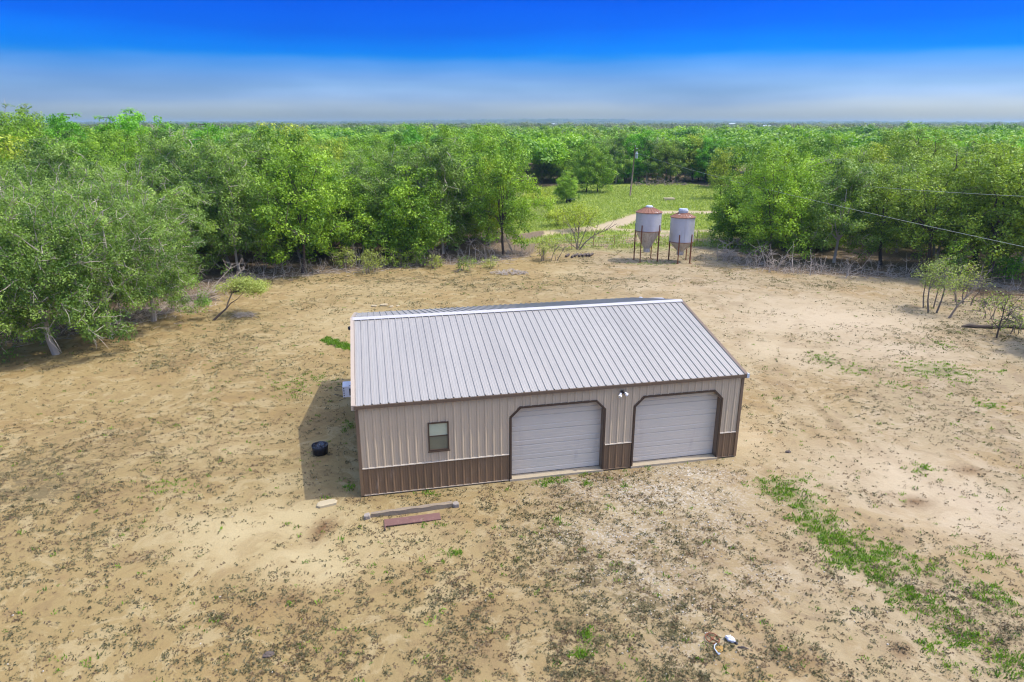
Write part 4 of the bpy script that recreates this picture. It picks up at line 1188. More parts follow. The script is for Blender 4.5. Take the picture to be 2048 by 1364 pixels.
def make_tree(seed, H, R, low, n_clump, n_leaf, leaf, mat, bark, twig=True, limbs=7, lobes=.28, bare=0, trunk_r=.17, sig=.46, flat=1.0, stems=1):
    """returns (trunk mesh, crown mesh): trunk, limbs and twigs as tubes, leaves as sprays round the twig ends"""
    rng = np.random.default_rng(seed)
    mb = MB()
    zc = low + (H - low) * .46
    rz_up, rz_dn = (H - zc) * flat, zc - low
    nodes = []
    fork = max(.9, low + (H - low) * .16)
    for st in range(stems):
        off = np.array([rng.normal(0, .35), rng.normal(0, .35), 0]) * (stems > 1)
        top = np.array([rng.normal(0, .18), rng.normal(0, .18), fork]) + off * 1.8
        mid = (top + off) / 2 + np.array([rng.normal(0, .08), rng.normal(0, .08), 0])
        base = off.copy(); base[2] = -.3
        mb.tube([base, base + np.array([0, 0, .35]), mid, top], [trunk_r * 1.45, trunk_r * 1.05, trunk_r * .92, trunk_r * .8], 7)
        nl = max(2, limbs // stems)
        a0 = rng.uniform(0, 6.28)
        for k in range(nl):
            az = a0 + 2 * math.pi * k / nl + rng.normal(0, .25)
            el = rng.uniform(.15, 1.25) if k else 1.45
            ln = rng.uniform(.55, .72)
            tip = np.array([R * math.cos(az) * math.cos(el) * ln, R * math.sin(az) * math.cos(el) * ln, zc + (rz_up * ln * math.sin(el) if el > .35 else -.15 * rz_dn)]) + off
            pts = [top]
            for t in (.33, .66, 1.0):
                q = top + (tip - top) * t + rng.normal(0, .18, 3) + np.array([0, 0, .35 * math.sin(t * math.pi)])
                pts.append(q)
            rr_ = [trunk_r * .62, trunk_r * .45, trunk_r * .3, trunk_r * .17]
            mb.tube(pts, rr_, 5, caps=False)
            for i in range(len(pts) - 1):
                for t in (.25, .6, 1.0):
                    nodes.append(pts[i] + (pts[i + 1] - pts[i]) * t)
    nodes = np.array(nodes)
    # clump targets in a lobed envelope, most of them near its surface
    d = rng.normal(0, 1, (n_clump, 3)); d /= np.linalg.norm(d, axis=1, keepdims=True)
    d[:, 2] = np.where(d[:, 2] < -.88, -d[:, 2], d[:, 2])
    ph = rng.uniform(0, 6.28, 4)
    az = np.arctan2(d[:, 1], d[:, 0]); el = np.arcsin(d[:, 2])
    lob = 1 + lobes * (np.sin(az * 3 + ph[0]) * np.cos(el * 2 + ph[1]) * .6 + np.sin(az * 5 + el * 4 + ph[2]) * .4 + .5 * np.sin(el * 5 + az * 2 + ph[3]))
    r = (1 - .62 * rng.random(n_clump) ** 2.2) * lob
    tg = np.stack([d[:, 0] * R * r, d[:, 1] * R * r, zc + np.where(d[:, 2] > 0, rz_up, rz_dn) * d[:, 2] * r], 1)
    tg[:, 2] = np.maximum(tg[:, 2], low * .8)
    order = np.argsort(np.linalg.norm(tg - nodes.mean(0), axis=1))
    tg = tg[order]
    ext = nodes
    for t in tg:
        if twig:
            j = np.argmin(((ext - t) ** 2).sum(1))
            a = ext[j]
            m_ = (a + t) / 2 + rng.normal(0, .14, 3)
            rr_ = .012 + .010 * np.linalg.norm(t - a)
            mb.tube([a, m_, t], [rr_ * 1.5, rr_, rr_ * .5], 3, caps=False)
            ext = np.vstack([ext, m_[None], (m_ * .4 + t * .6)[None]])
    for k in range(bare):           # leafless grey twigs reaching out of the crown
        j = rng.integers(len(tg)); a = tg[j]
        out = (a - np.array([0, 0, zc])); out /= np.linalg.norm(out)
        for q in range(3):
            b = a + (out + rng.normal(0, .45, 3)) * rng.uniform(.4, 1.1)
            b[2] = max(b[2], .15)
            m_ = (a + b) / 2 + rng.normal(0, .1, 3)
            mb.tube([a - out * .4, m_, b], [.026, .018, .007], 3, caps=False)
    tones = np.clip(rng.normal(.48, .34, len(tg)), 0, 1)
    V, Q, T = leaf_quads(rng, tg, tones, n_leaf, (sig, sig, sig * .72), leaf)
    V[:, 2] = np.maximum(V[:, 2], .05)
    top = np.percentile(V[:, 2], 99.3)                     # bring the crown to its true height and spread
    kz = (H - low) / (top - low)
    kr = min(1.0, R / np.percentile(np.hypot(V[:, 0], V[:, 1]), 97))
    def fit(P):
        P = np.array(P, float)
        f = np.clip(P[:, 2] / max(low, .3), 0, 1)[:, None]
        P[:, :2] *= 1 + (kr - 1) * f
        P[:, 2] = np.where(P[:, 2] > low, low + (P[:, 2] - low) * kz, P[:, 2])
        return P
    V = fit(V)
    V[:, 2] = np.where(V[:, 2] > H, H + (V[:, 2] - H) * .35, V[:, 2])
    tv = fit(mb.v); tv[:, 2] = np.where(tv[:, 2] > H, H + (tv[:, 2] - H) * .35, tv[:, 2])
    tm = mesh_from("trunk", tv, mb.f, (bark,))
    return tm, crown_mesh("crown", V, Q, T, mat)

PROTO = {
    # grey-green post oaks of the near left, fine leaves and many bare twigs
    'near': [make_tree(101 + i, H, R, low, 330, 100, .080, M['leaf_grey'], M['bark_pale'], bare=60, limbs=9, trunk_r=.22, sig=.33, lobes=.33) for i, (H, R, low) in
             enumerate(((10.2, 4.8, .85), (11.4, 5.2, 1.0), (9.2, 4.5, .75)))],
    'grey': [make_tree(201 + i, H, R, low, 270, 78, .118, M['leaf_grey'], M['bark_pale'], bare=40, limbs=8, sig=.40, lobes=.33) for i, (H, R, low) in
             enumerate(((11.2, 4.4, 1.0), (10.4, 4.8, .8), (12.0, 4.2, 1.2)))],
    'mid': [make_tree(301 + i, H, R, low, 270, 78, .122, M['leaf_mid'], M['bark_dark'], bare=10, limbs=8, sig=.42, lobes=.33) for i, (H, R, low) in
            enumerate(((11.6, 4.4, 1.0), (10.6, 4.8, .8), (12.4, 4.5, 1.1), (8.6, 3.6, .6)))],
    'olive': [make_tree(401 + i, H, R, low, 230, 66, .118, M['leaf_olive'], M['bark_dark'], bare=24, limbs=8, sig=.44, lobes=.33, trunk_r=.2) for i, (H, R, low) in
              enumerate(((12.2, 4.8, 2.4), (11.2, 4.4, 2.0)))],
    'bright': [make_tree(501 + i, H, R, low, 220, 70, .155, M['leaf_bright'], M['bark_dark'], limbs=8, sig=.46, lobes=.33) for i, (H, R, low) in
               enumerate(((12.2, 4.4, .9), (13.4, 4.3, .9)))],
    'bare': [make_tree(651 + i, H, R, low, 120, 16, .11, M['leaf_grey'], M['bark_pale'], bare=150, limbs=10, trunk_r=.18, sig=.45, lobes=.4) for i, (H, R, low) in
             enumerate(((11.0, 4.0, 1.6), (10.0, 3.6, 1.4)))],
    'yellow': [make_tree(601 + i, H, R, low, 120, 46, .18, M['leaf_yellow'], M['bark_dark'], limbs=7, sig=.55, lobes=.3) for i, (H, R, low) in
               enumerate(((11.6, 3.6, 1.6),))],
}

# where each single tree stands
rt = np.random.default_rng(77)
def in_view(x, y, margin=0):
    d = y * CP + CAM_H * SP
    u = 1024 + FOC * x / d
    return (u > -130 - margin) & (u < 2178 + margin)
cand = []
def grid(y0, y1, sp, jit=.36):
    ys = np.arange(y0, y1, sp)
    for j, yy in enumerate(ys):
        half = .80 * yy + 12
        xs = np.arange(-half, half, sp) + (j % 2) * sp / 2
        for xx in xs:
            cand.append((xx + rt.normal(0, jit * sp * .6), yy + rt.normal(0, jit * sp * .6), sp))
grid(26, 64, 5.6); grid(64, 84, 5.4); grid(84, 104, 6.4); grid(104, 150, 7.2); grid(150, 215, 8.2)
c = np.array(cand)
inset = []
ok = ~poly_mask(CLEARING, c[:, 0], c[:, 1]) & ~poly_mask(MEADOW, c[:, 0], c[:, 1]) & in_view(c[:, 0], c[:, 1])
# keep stems behind the woodland edge so the crowns reach it
for dx, dy in ((0, -1.3), (1.0, -.7), (-1.0, -.7)):
    ok &= ~poly_mask(CLEARING, c[:, 0] + dx, c[:, 1] + dy)
ok &= poly_dist(ROAD, c[:, 0], c[:, 1]) > 4.5
c = c[ok]
# trees the photograph shows singly: (pixel of the foot, kind, shape, scale)
SINGLES = [
    ((-26, 728), 'near', 0, .98, "grey green post oak hanging lowest at the left picture edge over the shaded sand"),
    ((112, 708), 'near', 2, 1.0, "low post oak with pale drooping twigs second from the left picture edge"),
    ((222, 676), 'near', 1, .88, "broad grey green post oak over the dappled shade, frontmost in the left wood"),
    ((308, 642), 'near', 0, .90, "grey green post oak nearest the pale dead branches at the left wood's tip"),
    ((1172, 386), 'mid', 0, .98, "mid green tree with a pale bare trunk at the left of the meadow"),
    ((1196, 385), 'mid', 1, .95, "leafy tree just right of the pale trunked tree in the meadow"),
    ((1133, 406), 'mid', 3, .68, "young conical tree in front of the meadow trees, beside the small grey machine"),
    ((1250, 366), 'bright', 1, .95, "tall bright green tree just behind the leaning utility pole"),
    ((1232, 367), 'grey', 2, .98, "dark slim tree between the meadow gap and the bright tree behind the pole"),
    ((1440, 398), 'yellow', 0, .85, "yellow green tree overhanging the driveway behind the feed bins"),
    ((1462, 492), 'mid', 3, .92, "dark dense tree at the right woodland corner beside the feed bins"),
    ((1850, 548), 'olive', 0, 1.0, "olive tree with a thick dark leaning trunk behind the young trees at the right"),
    ((1975, 560), 'olive', 1, 1.08, "big olive tree with dark forked limbs at the right woodland edge"),
    ((2060, 568), 'olive', 0, 1.02, "olive tree cut by the right picture edge, under the upper wire"),
    ((2190, 706), 'mid', 1, .8, "oak just past the right edge of the clearing whose shade falls on the sand"),
]
occupied = [at(*s[0])[:2] for s in SINGLES]
keep = np.ones(len(c), bool)
for o_ in occupied:
    keep &= np.hypot(c[:, 0] - o_[0], c[:, 1] - o_[1]) > 4.2
c = c[keep]
row = []
for px_ in range(1085, 1450, 27):
    for py_, sp in ((365.5, 7.0), (361.5, 7.0)):
        q = at(px_ + rt.normal(0, 5) + (14 if py_ < 364 else 0), py_ + rt.normal(0, .5))
        row.append((q[0], q[1], sp))
row = np.array(row)
dist = np.hypot(c[:, 0], c[:, 1])
c = np.vstack([c, row])
dist = np.concatenate([dist, np.full(len(row), 1.0)])      # these stand in the open and are kept single
order = np.argsort(dist)
c = c[order]
N_SINGLE = 278
near_c, rest_c = c[:N_SINGLE], c[N_SINGLE:]

def proj_px(x, y, z):
    d = y * CP - (z - CAM_H) * SP
    return 1024 + FOC * x / d, 682 - FOC * (y * SP + (z - CAM_H) * CP) / d

def plant(kind, k_, x, y, sc, rot, label, group=None, name="oak_tree"):
    tm, cm = PROTO[kind][k_ % len(PROTO[kind])]
    t = thing(name, label, "tree", (x, y, gz(x, y) - .05), rot, group)
    t.scale = (sc, sc, sc * (1 + .08 * math.sin(x * 3.1 + y)))
    link("trunk", tm, t); link("crown", cm, t)
    return t
for (pp, kind, k_, sc, lab) in SINGLES:
    p = at(*pp)
    plant(kind, k_, float(p[0]), float(p[1]), sc, k_ * 1.3 + p[0], lab)

def region_of(x, y):
    u, v = proj_px(x, y, 0)
    if u < 450 and y < 66:
        return 'left'
    if u < 1100:
        return 'centre'
    return 'right'
KIND_WORD = {'near': 'grey green post oak', 'grey': 'grey green oak', 'mid': 'mid green oak', 'olive': 'olive green oak', 'bright': 'bright green tree', 'yellow': 'yellow green tree', 'bare': 'half leafless grey oak'}
plan = []
for x, y, sp in near_c:
    reg = region_of(x, y)
    u, v = proj_px(x, y, 0)
    d = math.hypot(x, y)
    rnd = rt.random()
    if reg == 'left':
        kind = 'near'
    elif reg == 'centre':
        kind = 'grey' if rnd < (.55 if u < 800 else .30) else 'mid' if rnd < .93 else 'yellow'
    else:
        kind = ('mid' if rnd < .50 else 'grey' if rnd < .88 else 'olive') if u < 1720 else ('olive' if rnd < .6 else 'mid' if rnd < .8 else 'grey')
    if d > 100 and reg != 'left':
        kind = 'bright' if rnd < .30 else 'mid' if rnd < .66 else 'yellow' if rnd < .73 else 'grey' if rnd < .93 else 'olive'
    if reg != 'left' and rt.random() < .06:
        kind = 'bare'
    sc = float(np.clip(rt.normal(.98, .08), .80, 1.15))
    if reg == 'left':
        sc *= .97
    elif d > 95 and u < 420:
        sc *= 1.10 if rnd < .75 else 1.17
    elif d > 110:
        sc *= .95
    if kind == 'bright' and u > 450:
        sc *= .90
    # a tree right at the edge is one whose foot is within five metres of the clearing
    edge = any(poly_mask(CLEARING, np.array([x + dx]), np.array([y + dy]))[0] for dx, dy in ((0, -5.5), (3.5, -3.5), (-3.5, -3.5), (4.5, 0), (-4.5, 0)))
    plan.append((x, y, u, d, reg, kind, sc, edge, sp))
# each label: colour and kind, row counted from the clearing, landmark, and where needed the place among its like
LAND = [(150, "by the left picture edge"), (350, "in the near left wood"), (520, "behind the leaning mesquite"), (720, "left of the shop's roof"), (900, "behind the roof's left half"),
        (1010, "behind the roof's middle"), (1110, "at the meadow's left end"), (1300, "beyond the meadow around the pole"), (1450, "beyond the meadow behind the bins"), (1600, "right of the bins"),
        (1740, "midway from bins to young trees"), (1880, "behind the young trees"), (9999, "by the right picture edge")]
def land(u):
    return next(w for lim, w in LAND if u < lim)
ORD = ["leftmost", "second", "third", "fourth", "fifth", "sixth", "seventh", "eighth", "ninth", "tenth"]
def single_out(labels, us):
    """adds the place from left to right to labels that would repeat"""
    out = list(labels)
    for lab in set(labels):
        ids = sorted([i for i, l_ in enumerate(labels) if l_ == lab], key=lambda i: us[i])
        n_ = len(ids)
        if n_ == 1:
            continue
        for q, i in enumerate(ids):
            w_ = ("left one" if q == 0 else "right one") if n_ == 2 else "rightmost" if q == n_ - 1 else "leftmost" if q == 0 else (ORD[q] + " from left" if q < 10 else "right half")
            out[i] = lab + ", " + w_
    return out
us = [p[2] for p in plan]
ds = [p[3] for p in plan]
base = []
for q, (x, y, u, d, reg, kind, sc, edge, sp) in enumerate(plan):
    before = sum(1 for a, b in zip(us, ds) if abs(a - u) < 55 and b < d - 1.5)
    rowname = "front row" if before == 0 else "second row" if before == 1 else "third row" if before <= 3 else "deep in the wood" if before <= 6 else "far back"
    size = "smallish" if sc < .93 else "tall" if sc > 1.03 else ""
    base.append(" ".join(f"{size} {KIND_WORD[kind]}, {rowname}, {land(u)}".split()))
labels = single_out(base, us)
for (x, y, u, d, reg, kind, sc, edge, sp), lab in zip(plan, labels):
    plant(kind, int(rt.integers(0, 9)), float(x), float(y), sc, float(rt.uniform(0, 6.28)), lab,
          {'left': "big grey green oaks on the near left", 'centre': "oaks of the middle wood", 'right': "oaks of the right wood"}[reg])

# ------------------------------------------------------------------ browsed pale saplings along the woodland edge
def sapling_mesh(seed, h=2.4, n=5, spread=.6, r0=.035):
    rg = np.random.default_rng(seed)
    mb = MB()
    for s in range(n):
        base = np.array([rg.normal(0, .12), rg.normal(0, .12), -.1])
        dr = np.array([rg.normal(0, spread * .35), rg.normal(0, spread * .35), 1.0])
        hh = h * rg.uniform(.6, 1.1)
        pts = [base]
        for t in (.3, .6, 1):
            pts.append(base + dr * hh * t + rg.normal(0, .08, 3))
        mb.tube(pts, [r0, r0 * .8, r0 * .55, r0 * .25], 5, caps=False)
        for q in range(5):
            i = rg.integers(1, 3); a = pts[i] + (pts[i + 1] - pts[i]) * rg.random()
            b = a + np.array([rg.normal(0, .5), rg.normal(0, .5), rg.uniform(.1, .7)]) * .9
            m_ = (a + b) / 2 + rg.normal(0, .06, 3)
            mb.tube([a, m_, b], [r0 * .45, r0 * .35, r0 * .12], 4, caps=False)
    return mesh_from("stems", mb.v, mb.f, (M['bark_pale'],))
SAP = [sapling_mesh(900 + i, 2.0 + .35 * (i % 3), 1 + i % 4, .5 + .3 * (i % 3)) for i in range(9)]
sap_px = []
for a, b, n in (((1430, 522), (1560, 550), 18), ((1560, 550), (1700, 556), 12), ((1700, 553), (1830, 555), 5), ((480, 556), (640, 545), 13), ((640, 543), (780, 534), 7), ((860, 527), (1070, 510), 19)):
    for i in range(n):
        t = (i + rt.uniform(-.35, .35)) / n
        sap_px.append((a[0] + (b[0] - a[0]) * t, a[1] + (b[1] - a[1]) * t - rt.uniform(0, 9)))
SEG = [(1470, "at the wood's corner beside the bins"), (1530, "right of the bins under the corner tree"), (1600, "in the pale row right of the bins"), (1700, "under the low boughs right of centre"), (1900, "beside the thick dark trunk on the right")]
SEGL = [(520, "behind the leaning mesquite"), (580, "left of the woodland's pale shrubs"), (640, "above the bright grass strip"), (720, "behind the pale shrubs"), (800, "behind the roof's left end"), (920, "behind the roof's middle"), (1000, "behind the low brush pile"), (1100, "at the middle wood's right end")]
seg_words = []
for (px, py) in sap_px:
    seg = SEG if px > 1200 else SEGL
    seg_words.append("thin bare pale sapling " + next((w for lim, w in seg if px < lim), seg[-1][1]))
sap_labels = single_out(seg_words, [p[0] for p in sap_px])
for i, (px, py) in enumerate(sap_px):
    o = link("bare_sapling", SAP[i % len(SAP)], None, on_ground(px, py), (0, 0, float(rt.uniform(0, 6.28))))
    s = float(rt.uniform(.5, 1.15)); o.scale = (s, s, s * float(rt.uniform(.8, 1.15)))
    tag(o, sap_labels[i], "sapling", "bare saplings along the woodland edge")
# fallen twigs under the edge of the woods
mb = MB()
edge_w = [at(*p)[:2] for p in EDGE_PX[1:-1] if not (1085 < p[0] < 1446)]
nt = 0
while nt < 3400:
    q = int(rt.integers(0, len(edge_w) - 1))
    a, b = edge_w[q], edge_w[q + 1]
    if np.hypot(*(b - a)) > 26:
        continue
    t = rt.random(); p = a + (b - a) * t
    x, y = p[0] + rt.normal(0, 1.3), p[1] + abs(rt.normal(.6, 2.6)) - .8
    z = gz(x, y)
    up = .9 if rt.random() < .30 else .12
    dr = np.array([rt.normal(), rt.normal(), abs(rt.normal()) * up * 1.6]); dr /= np.linalg.norm(dr)
    ln = rt.uniform(.3, 1.1)
    p0 = np.array([x, y, z + rt.uniform(.0, .10)])
    r_ = rt.uniform(.010, .024)
    mb.tube([p0, p0 + dr * ln * .5 + rt.normal(0, .06, 3) * [1, 1, .4], p0 + dr * ln], [r_, r_ * .8, r_ * .3], 3, caps=False)
    nt += 1
tw = mb.build("fallen_twigs", M['bark_pale'])
tw["kind"] = "stuff"; tw["label"] = "pale fallen twigs and brush under the woodland edge"

# ------------------------------------------------------------------ mesquites, young trees and shrubs
def shrub(name, px, py, H, R, low, mat, bark, seed, label, cat, n=46, nl=34, leaf=.075, stems=3, sig=.24, lean=(0, 0), bare=0, group=None, tr=.05):
    tm, cm = make_tree(seed, H, R, low, n, nl, leaf, mat, bark, True, 6, .35, bare, tr, sig, 1.0, stems)
    t = thing(name, label, cat, on_ground(px, py), seed * .7, group)
    if lean != (0, 0):
        t.rotation_euler = (lean[1], lean[0], 0)
    link("trunk", tm, t); link("crown", cm, t)
    return t
def bare_tree(name, loc, stems, mat, label, cat, seed, group=None, rot=0):
    """stems: list of polylines with radii; twigs are added along them"""
    rg = np.random.default_rng(seed)
    mb = MB()
    for pts, r0, tw in stems:
        pts = [np.array(p, float) for p in pts]
        rr_ = [r0 * (1 - .8 * i / (len(pts) - 1)) for i in range(len(pts))]
        mb.tube(pts, rr_, 6)
        for q in range(tw):
            i = rg.integers(max(0, len(pts) // 3), len(pts) - 1)
            a = pts[i] + (pts[i + 1] - pts[i]) * rg.random()
            dr = pts[i + 1] - pts[i]; dr = dr / np.linalg.norm(dr)
            b = a + (dr * .6 + rg.normal(0, .55, 3) + np.array([0, 0, .2])) * rg.uniform(.4, 1.2)
            b[2] = max(b[2], .1)
            m_ = (a + b) / 2 + rg.normal(0, .07, 3)
            mb.tube([a, m_, b], [r0 * .35, r0 * .25, r0 * .08], 4, caps=False)
            for e in range(2):
                c_ = m_ + (b - m_) * rg.random()
                d_ = c_ + rg.normal(0, .28, 3) + np.array([0, 0, .08])
                d_[2] = max(d_[2], .08)
                mb.tube([c_, d_], [r0 * .15, r0 * .05], 3, caps=False)
    o = mb.build(name, mat, loc=loc, rot=(0, 0, rot))
    return tag(o, label, cat, group)
bare_tree("bare_mesquite", on_ground(1155, 499), [([(0, 0, -.1), (-.2, 0, .9), (-.5, .1, 1.9), (-1.2, .2, 3.2)], .09, 10), ([(.05, 0, -.1), (0, .1, 1.1), (.1, 0, 2.2), (.2, 0, 3.6)], .08, 10),
          ([(.15, 0, -.1), (.9, -.1, .9), (1.9, 0, 1.7), (3.2, .1, 2.2), (4.4, 0, 3.0)], .09, 14), ([(.1, 0, .2), (.6, .1, 1.4), (.9, .1, 2.4), (1.4, 0, 3.4)], .06, 8), ([(-.1, 0, .1), (-1.0, .1, .8), (-2.0, 0, 1.9)], .05, 7)],
          M['bark'], "leafless spreading mesquite standing behind the row of short logs", "tree", 21)
bare_tree("bare_mesquite", on_ground(1113, 521), [([(0, 0, -.1), (.5, 0, .8), (1.0, .1, 1.9)], .05, 7), ([(-.1, 0, -.1), (-.2, .1, 1.0), (-.1, 0, 2.0)], .04, 6), ([(-.6, 0, -.1), (-.3, .1, .9), (.2, 0, 1.6)], .04, 6)],
          M['bark'], "small bare brushy sapling at the right end of the middle wood", "tree", 22)
bare_tree("dead_branch", on_ground(412, 592), [([(0, 0, .05), (1.0, .4, .5), (2.0, .8, 1.3), (3.1, 1.0, 2.1)], .09, 14), ([(.5, .1, .2), (1.6, .3, .7), (2.6, .5, 1.0)], .06, 10), ([(.3, 0, .2), (1.0, .6, 1.2), (1.9, 1.2, 2.2)], .06, 9), ([(-1.0, -.3, .1), (0, 0, .2), (.8, -.2, .3)], .05, 6)],
          M['bark_pale'], "pale dead branch reaching out of the left oaks behind the leaning mesquite", "dead branch", 23)
bare_tree("dead_branch", on_ground(240, 668), [([(0, .5, 2.2), (.3, 0, 1.3), (.1, -.2, .5), (.4, -.3, .1)], .05, 5), ([(.3, .3, 1.9), (.9, 0, 1.5), (1.6, -.1, 1.3)], .04, 5)], M['bark_pale'],
          "pale dead limb drooping to the dappled shade under the left oaks", "dead branch", 24)
bare_tree("dead_branch", on_ground(128, 640), [([(0, 1.0, 2.8), (.8, .2, 1.5), (1.9, 0, .9), (2.7, -.2, .3)], .05, 9)], M['bark_pale'], "grey broken limb among dark litter under the far left oaks", "dead branch", 25)

# leaning mesquite with a feathery crown, left of the shop
lm = thing("leaning_mesquite", "leaning dark stemmed mesquite with a feathery yellow green crown left of the shop", "tree", on_ground(424, 641))
p0 = np.array(on_ground(424, 641))
def rel(px, py, depth):
    return tuple(np.array(at_depth(px, py, depth)) - p0)
dm = p0[1] * CP + (CAM_H - p0[2]) * SP
stem = [(0, 0, -.1), rel(440, 628, dm), rel(453, 617, dm), rel(456, 605, dm + .2), rel(464, 586, dm + .5), rel(474, 572, dm + .8)]
MB().tube(stem, [.09, .075, .065, .055, .045, .03], 7).tube([stem[2], rel(462, 606, dm), rel(475, 598, dm - .2), rel(486, 586, dm)], [.045, .035, .025, .015], 5).build("trunk", M['bark_dark'], lm)
rg = np.random.default_rng(31)
cl = []
for (u, v, ru, rv, n) in ((478, 570, 22, 12, 34), (500, 576, 26, 12, 36), (520, 572, 14, 9, 14), (448, 574, 12, 6, 8), (492, 560, 14, 9, 14)):
    for i in range(n):
        a, r = rg.uniform(0, 6.28), math.sqrt(rg.random())
        q = np.array(at_depth(u + ru * r * math.cos(a), v + rv * r * math.sin(a), dm + .9 + rg.normal(0, .8))) - p0
        cl.append(q)
cl = np.array(cl)
V, Q, T = leaf_quads(rg, cl, np.clip(rg.normal(.5, .25, len(cl)), 0, 1), 46, (.26, .26, .18), .06)
link("crown", crown_mesh("crown", V, Q, T, M['leaf_feather']), lm)
mb = MB()
for q in cl[::2]:
    a = np.array(stem[4]) if rg.random() < .6 else np.array(stem[5])
    mb.tube([a, (a + q) / 2 + rg.normal(0, .08, 3), q], [.018, .012, .005], 3, caps=False)
mb.build("branches", M['bark_dark'], lm)

SHR = "pale green shrubs along the woodland edge"
shrub("edge_shrub", 693, 536, 2.2, 1.4, .2, M['leaf_feather'], M['bark'], 41, "pale green shrub at the wood's edge, left of the pair behind the roof", "shrub", 40, 30, .08, group=SHR)
shrub("edge_shrub", 745, 545, 2.3, 1.7, .2, M['leaf_feather'], M['bark'], 42, "broad pale green shrub standing out on the sand behind the roof's left end", "shrub", 50, 30, .08, group=SHR)
shrub("edge_shrub", 795, 534, 2.0, 1.5, .2, M['leaf_olive'], M['bark'], 43, "dull green shrub right of the broad pale one", "shrub", 40, 28, .08, group=SHR)
shrub("edge_shrub", 832, 533, 2.2, 1.2, .2, M['leaf_olive'], M['bark'], 44, "slim dull shrub at the wood's edge above the roof ridge", "shrub", 34, 28, .08, group=SHR)
shrub("edge_shrub", 870, 535, 1.4, 1.0, .1, M['leaf_feather'], M['bark'], 45, "small low shrub in the row above the roof's middle", "shrub", 26, 26, .08, group=SHR)
shrub("edge_shrub", 932, 542, 1.5, 1.2, .1, M['leaf_olive'], M['bark'], 46, "low spindly shrub just left of the low brush pile", "shrub", 24, 24, .08, bare=6, group=SHR)
shrub("edge_shrub", 980, 536, 1.3, 1.1, .1, M['leaf_feather'], M['bark'], 47, "small yellowish shrub behind the low brush pile", "shrub", 24, 26, .08, group=SHR)
shrub("edge_shrub", 1090, 520, 2.6, 1.2, .4, M['leaf_feather'], M['bark'], 48, "thin yellow green shrub at the right end of the middle wood", "shrub", 34, 30, .08, group=SHR)
shrub("edge_shrub", 520, 583, .9, 1.0, .05, M['leaf_olive'], M['bark'], 49, "low olive shrub right of the leaning mesquite's crown", "shrub", 22, 24, .07, group=SHR)
shrub("edge_shrub", 405, 612, .9, .7, .05, M['leaf_bright'], M['bark'], 50, "small bright green bush by the dark brush on the left", "shrub", 14, 30, .07, group=SHR)
shrub("meadow_bush", 1160, 462, 3.8, 3.1, .4, M['leaf_yellow'], M['bark'], 51, "yellow green feathery bush at the meadow's near edge behind the bare mesquite", "shrub", 70, 40, .12, 3, .42, tr=.07)
shrub("meadow_bush", 1112, 452, 2.8, 2.3, .3, M['leaf_yellow'], M['bark'], 52, "smaller yellow green bush at the left end of the pale driveway", "shrub", 46, 36, .12, 3, .38, tr=.06)
shrub("meadow_bush", 1075, 412, 3.6, 3.4, .3, M['leaf_yellow'], M['bark'], 53, "rounded yellow green bush left of the young conical tree", "shrub", 60, 36, .15, 3, .5, tr=.06)
shrub("young_tree", 1858, 616, 4.2, 1.3, 1.5, M['leaf_young'], M['bark'], 61, "upright young tree with a thin dark stem, leftmost at the clearing's right side", "tree", 60, 20, .07, 2, .27, tr=.055)
shrub("young_tree", 1868, 624, 4.4, 1.8, 1.5, M['leaf_young'], M['bark'], 62, "young tree with a forked grey stem, second from the left at the clearing's right side", "tree", 90, 20, .07, 2, .28, tr=.07)
shrub("young_tree", 1925, 606, 3.4, 1.7, .8, M['leaf_feather'], M['bark'], 64, "yellow green feathery young tree behind the leaning stem on the right", "tree", 60, 14, .07, 3, .3, tr=.05)
shrub("young_tree", 1908, 572, 4.2, 1.3, .6, M['leaf_mid'], M['bark'], 65, "bright green young tree behind the forked young tree, by the woodland edge", "tree", 46, 34, .10, 2, .3, tr=.05)
bare_tree("leaning_sapling", on_ground(1896, 636), [([(0, 0, -.1), (.55, .1, .9), (1.3, .3, 1.7), (2.1, .6, 2.5), (2.4, .8, 3.4)], .065, 12), ([(.1, 0, -.1), (.7, .2, 1.0), (1.6, .2, 2.0), (2.4, .5, 2.7)], .045, 8), ([(.5, .1, .9), (.45, .2, 1.6), (.2, .3, 2.3)], .03, 6)],
          M['bark'], "leaning forked sapling with sparse twigs right of the young trees", "tree", 26)
bare_tree("thin_sapling", on_ground(1993, 676), [([(0, 0, -.1), (0, 0, .9), (.15, .1, 1.7), (.1, .1, 2.6)], .06, 10), ([(.05, 0, .6), (.5, .1, 1.3), (.8, .2, 2.3)], .04, 8), ([(0, 0, .7), (-.5, .1, 1.2), (-.8, .1, 1.9)], .03, 6)],
          M['bark_dark'], "thin dark twiggy sapling in front of the fallen mossy trunk at the right edge", "tree", 27)
shrub("twiggy_shrub", 1985, 640, 2.0, 2.2, .3, M['leaf_olive'], M['bark'], 66, "sparse dull green shrub over the fallen trunk at the right edge", "shrub", 44, 16, .07, 4, .3, bare=16, tr=.03)
shrub("twiggy_shrub", 2030, 668, 1.7, 1.5, .2, M['leaf_olive'], M['bark'], 67, "sparse twiggy shrub at the right picture edge in front of the fallen trunk", "shrub", 30, 14, .07, 4, .26, bare=12, tr=.03)
shrub("edge_bush", 2010, 556, 2.6, 2.0, .1, M['leaf_bright'], M['bark_dark'], 68, "bright green low bush under the olive trees at the right edge", "shrub", 46, 36, .11, 3, .4, tr=.05)
shrub("edge_bush", 1960, 560, 1.8, 1.2, .1, M['leaf_yellow'], M['bark'], 69, "pale green small bush under the big olive tree with forked limbs", "shrub", 26, 30, .09, 3, .3, tr=.04)
ft = MB()
pts = [(-2.3 + .5 * i, .12 * math.sin(i * 1.3), .10 + .04 * math.sin(i * 2.1)) for i in range(12)]
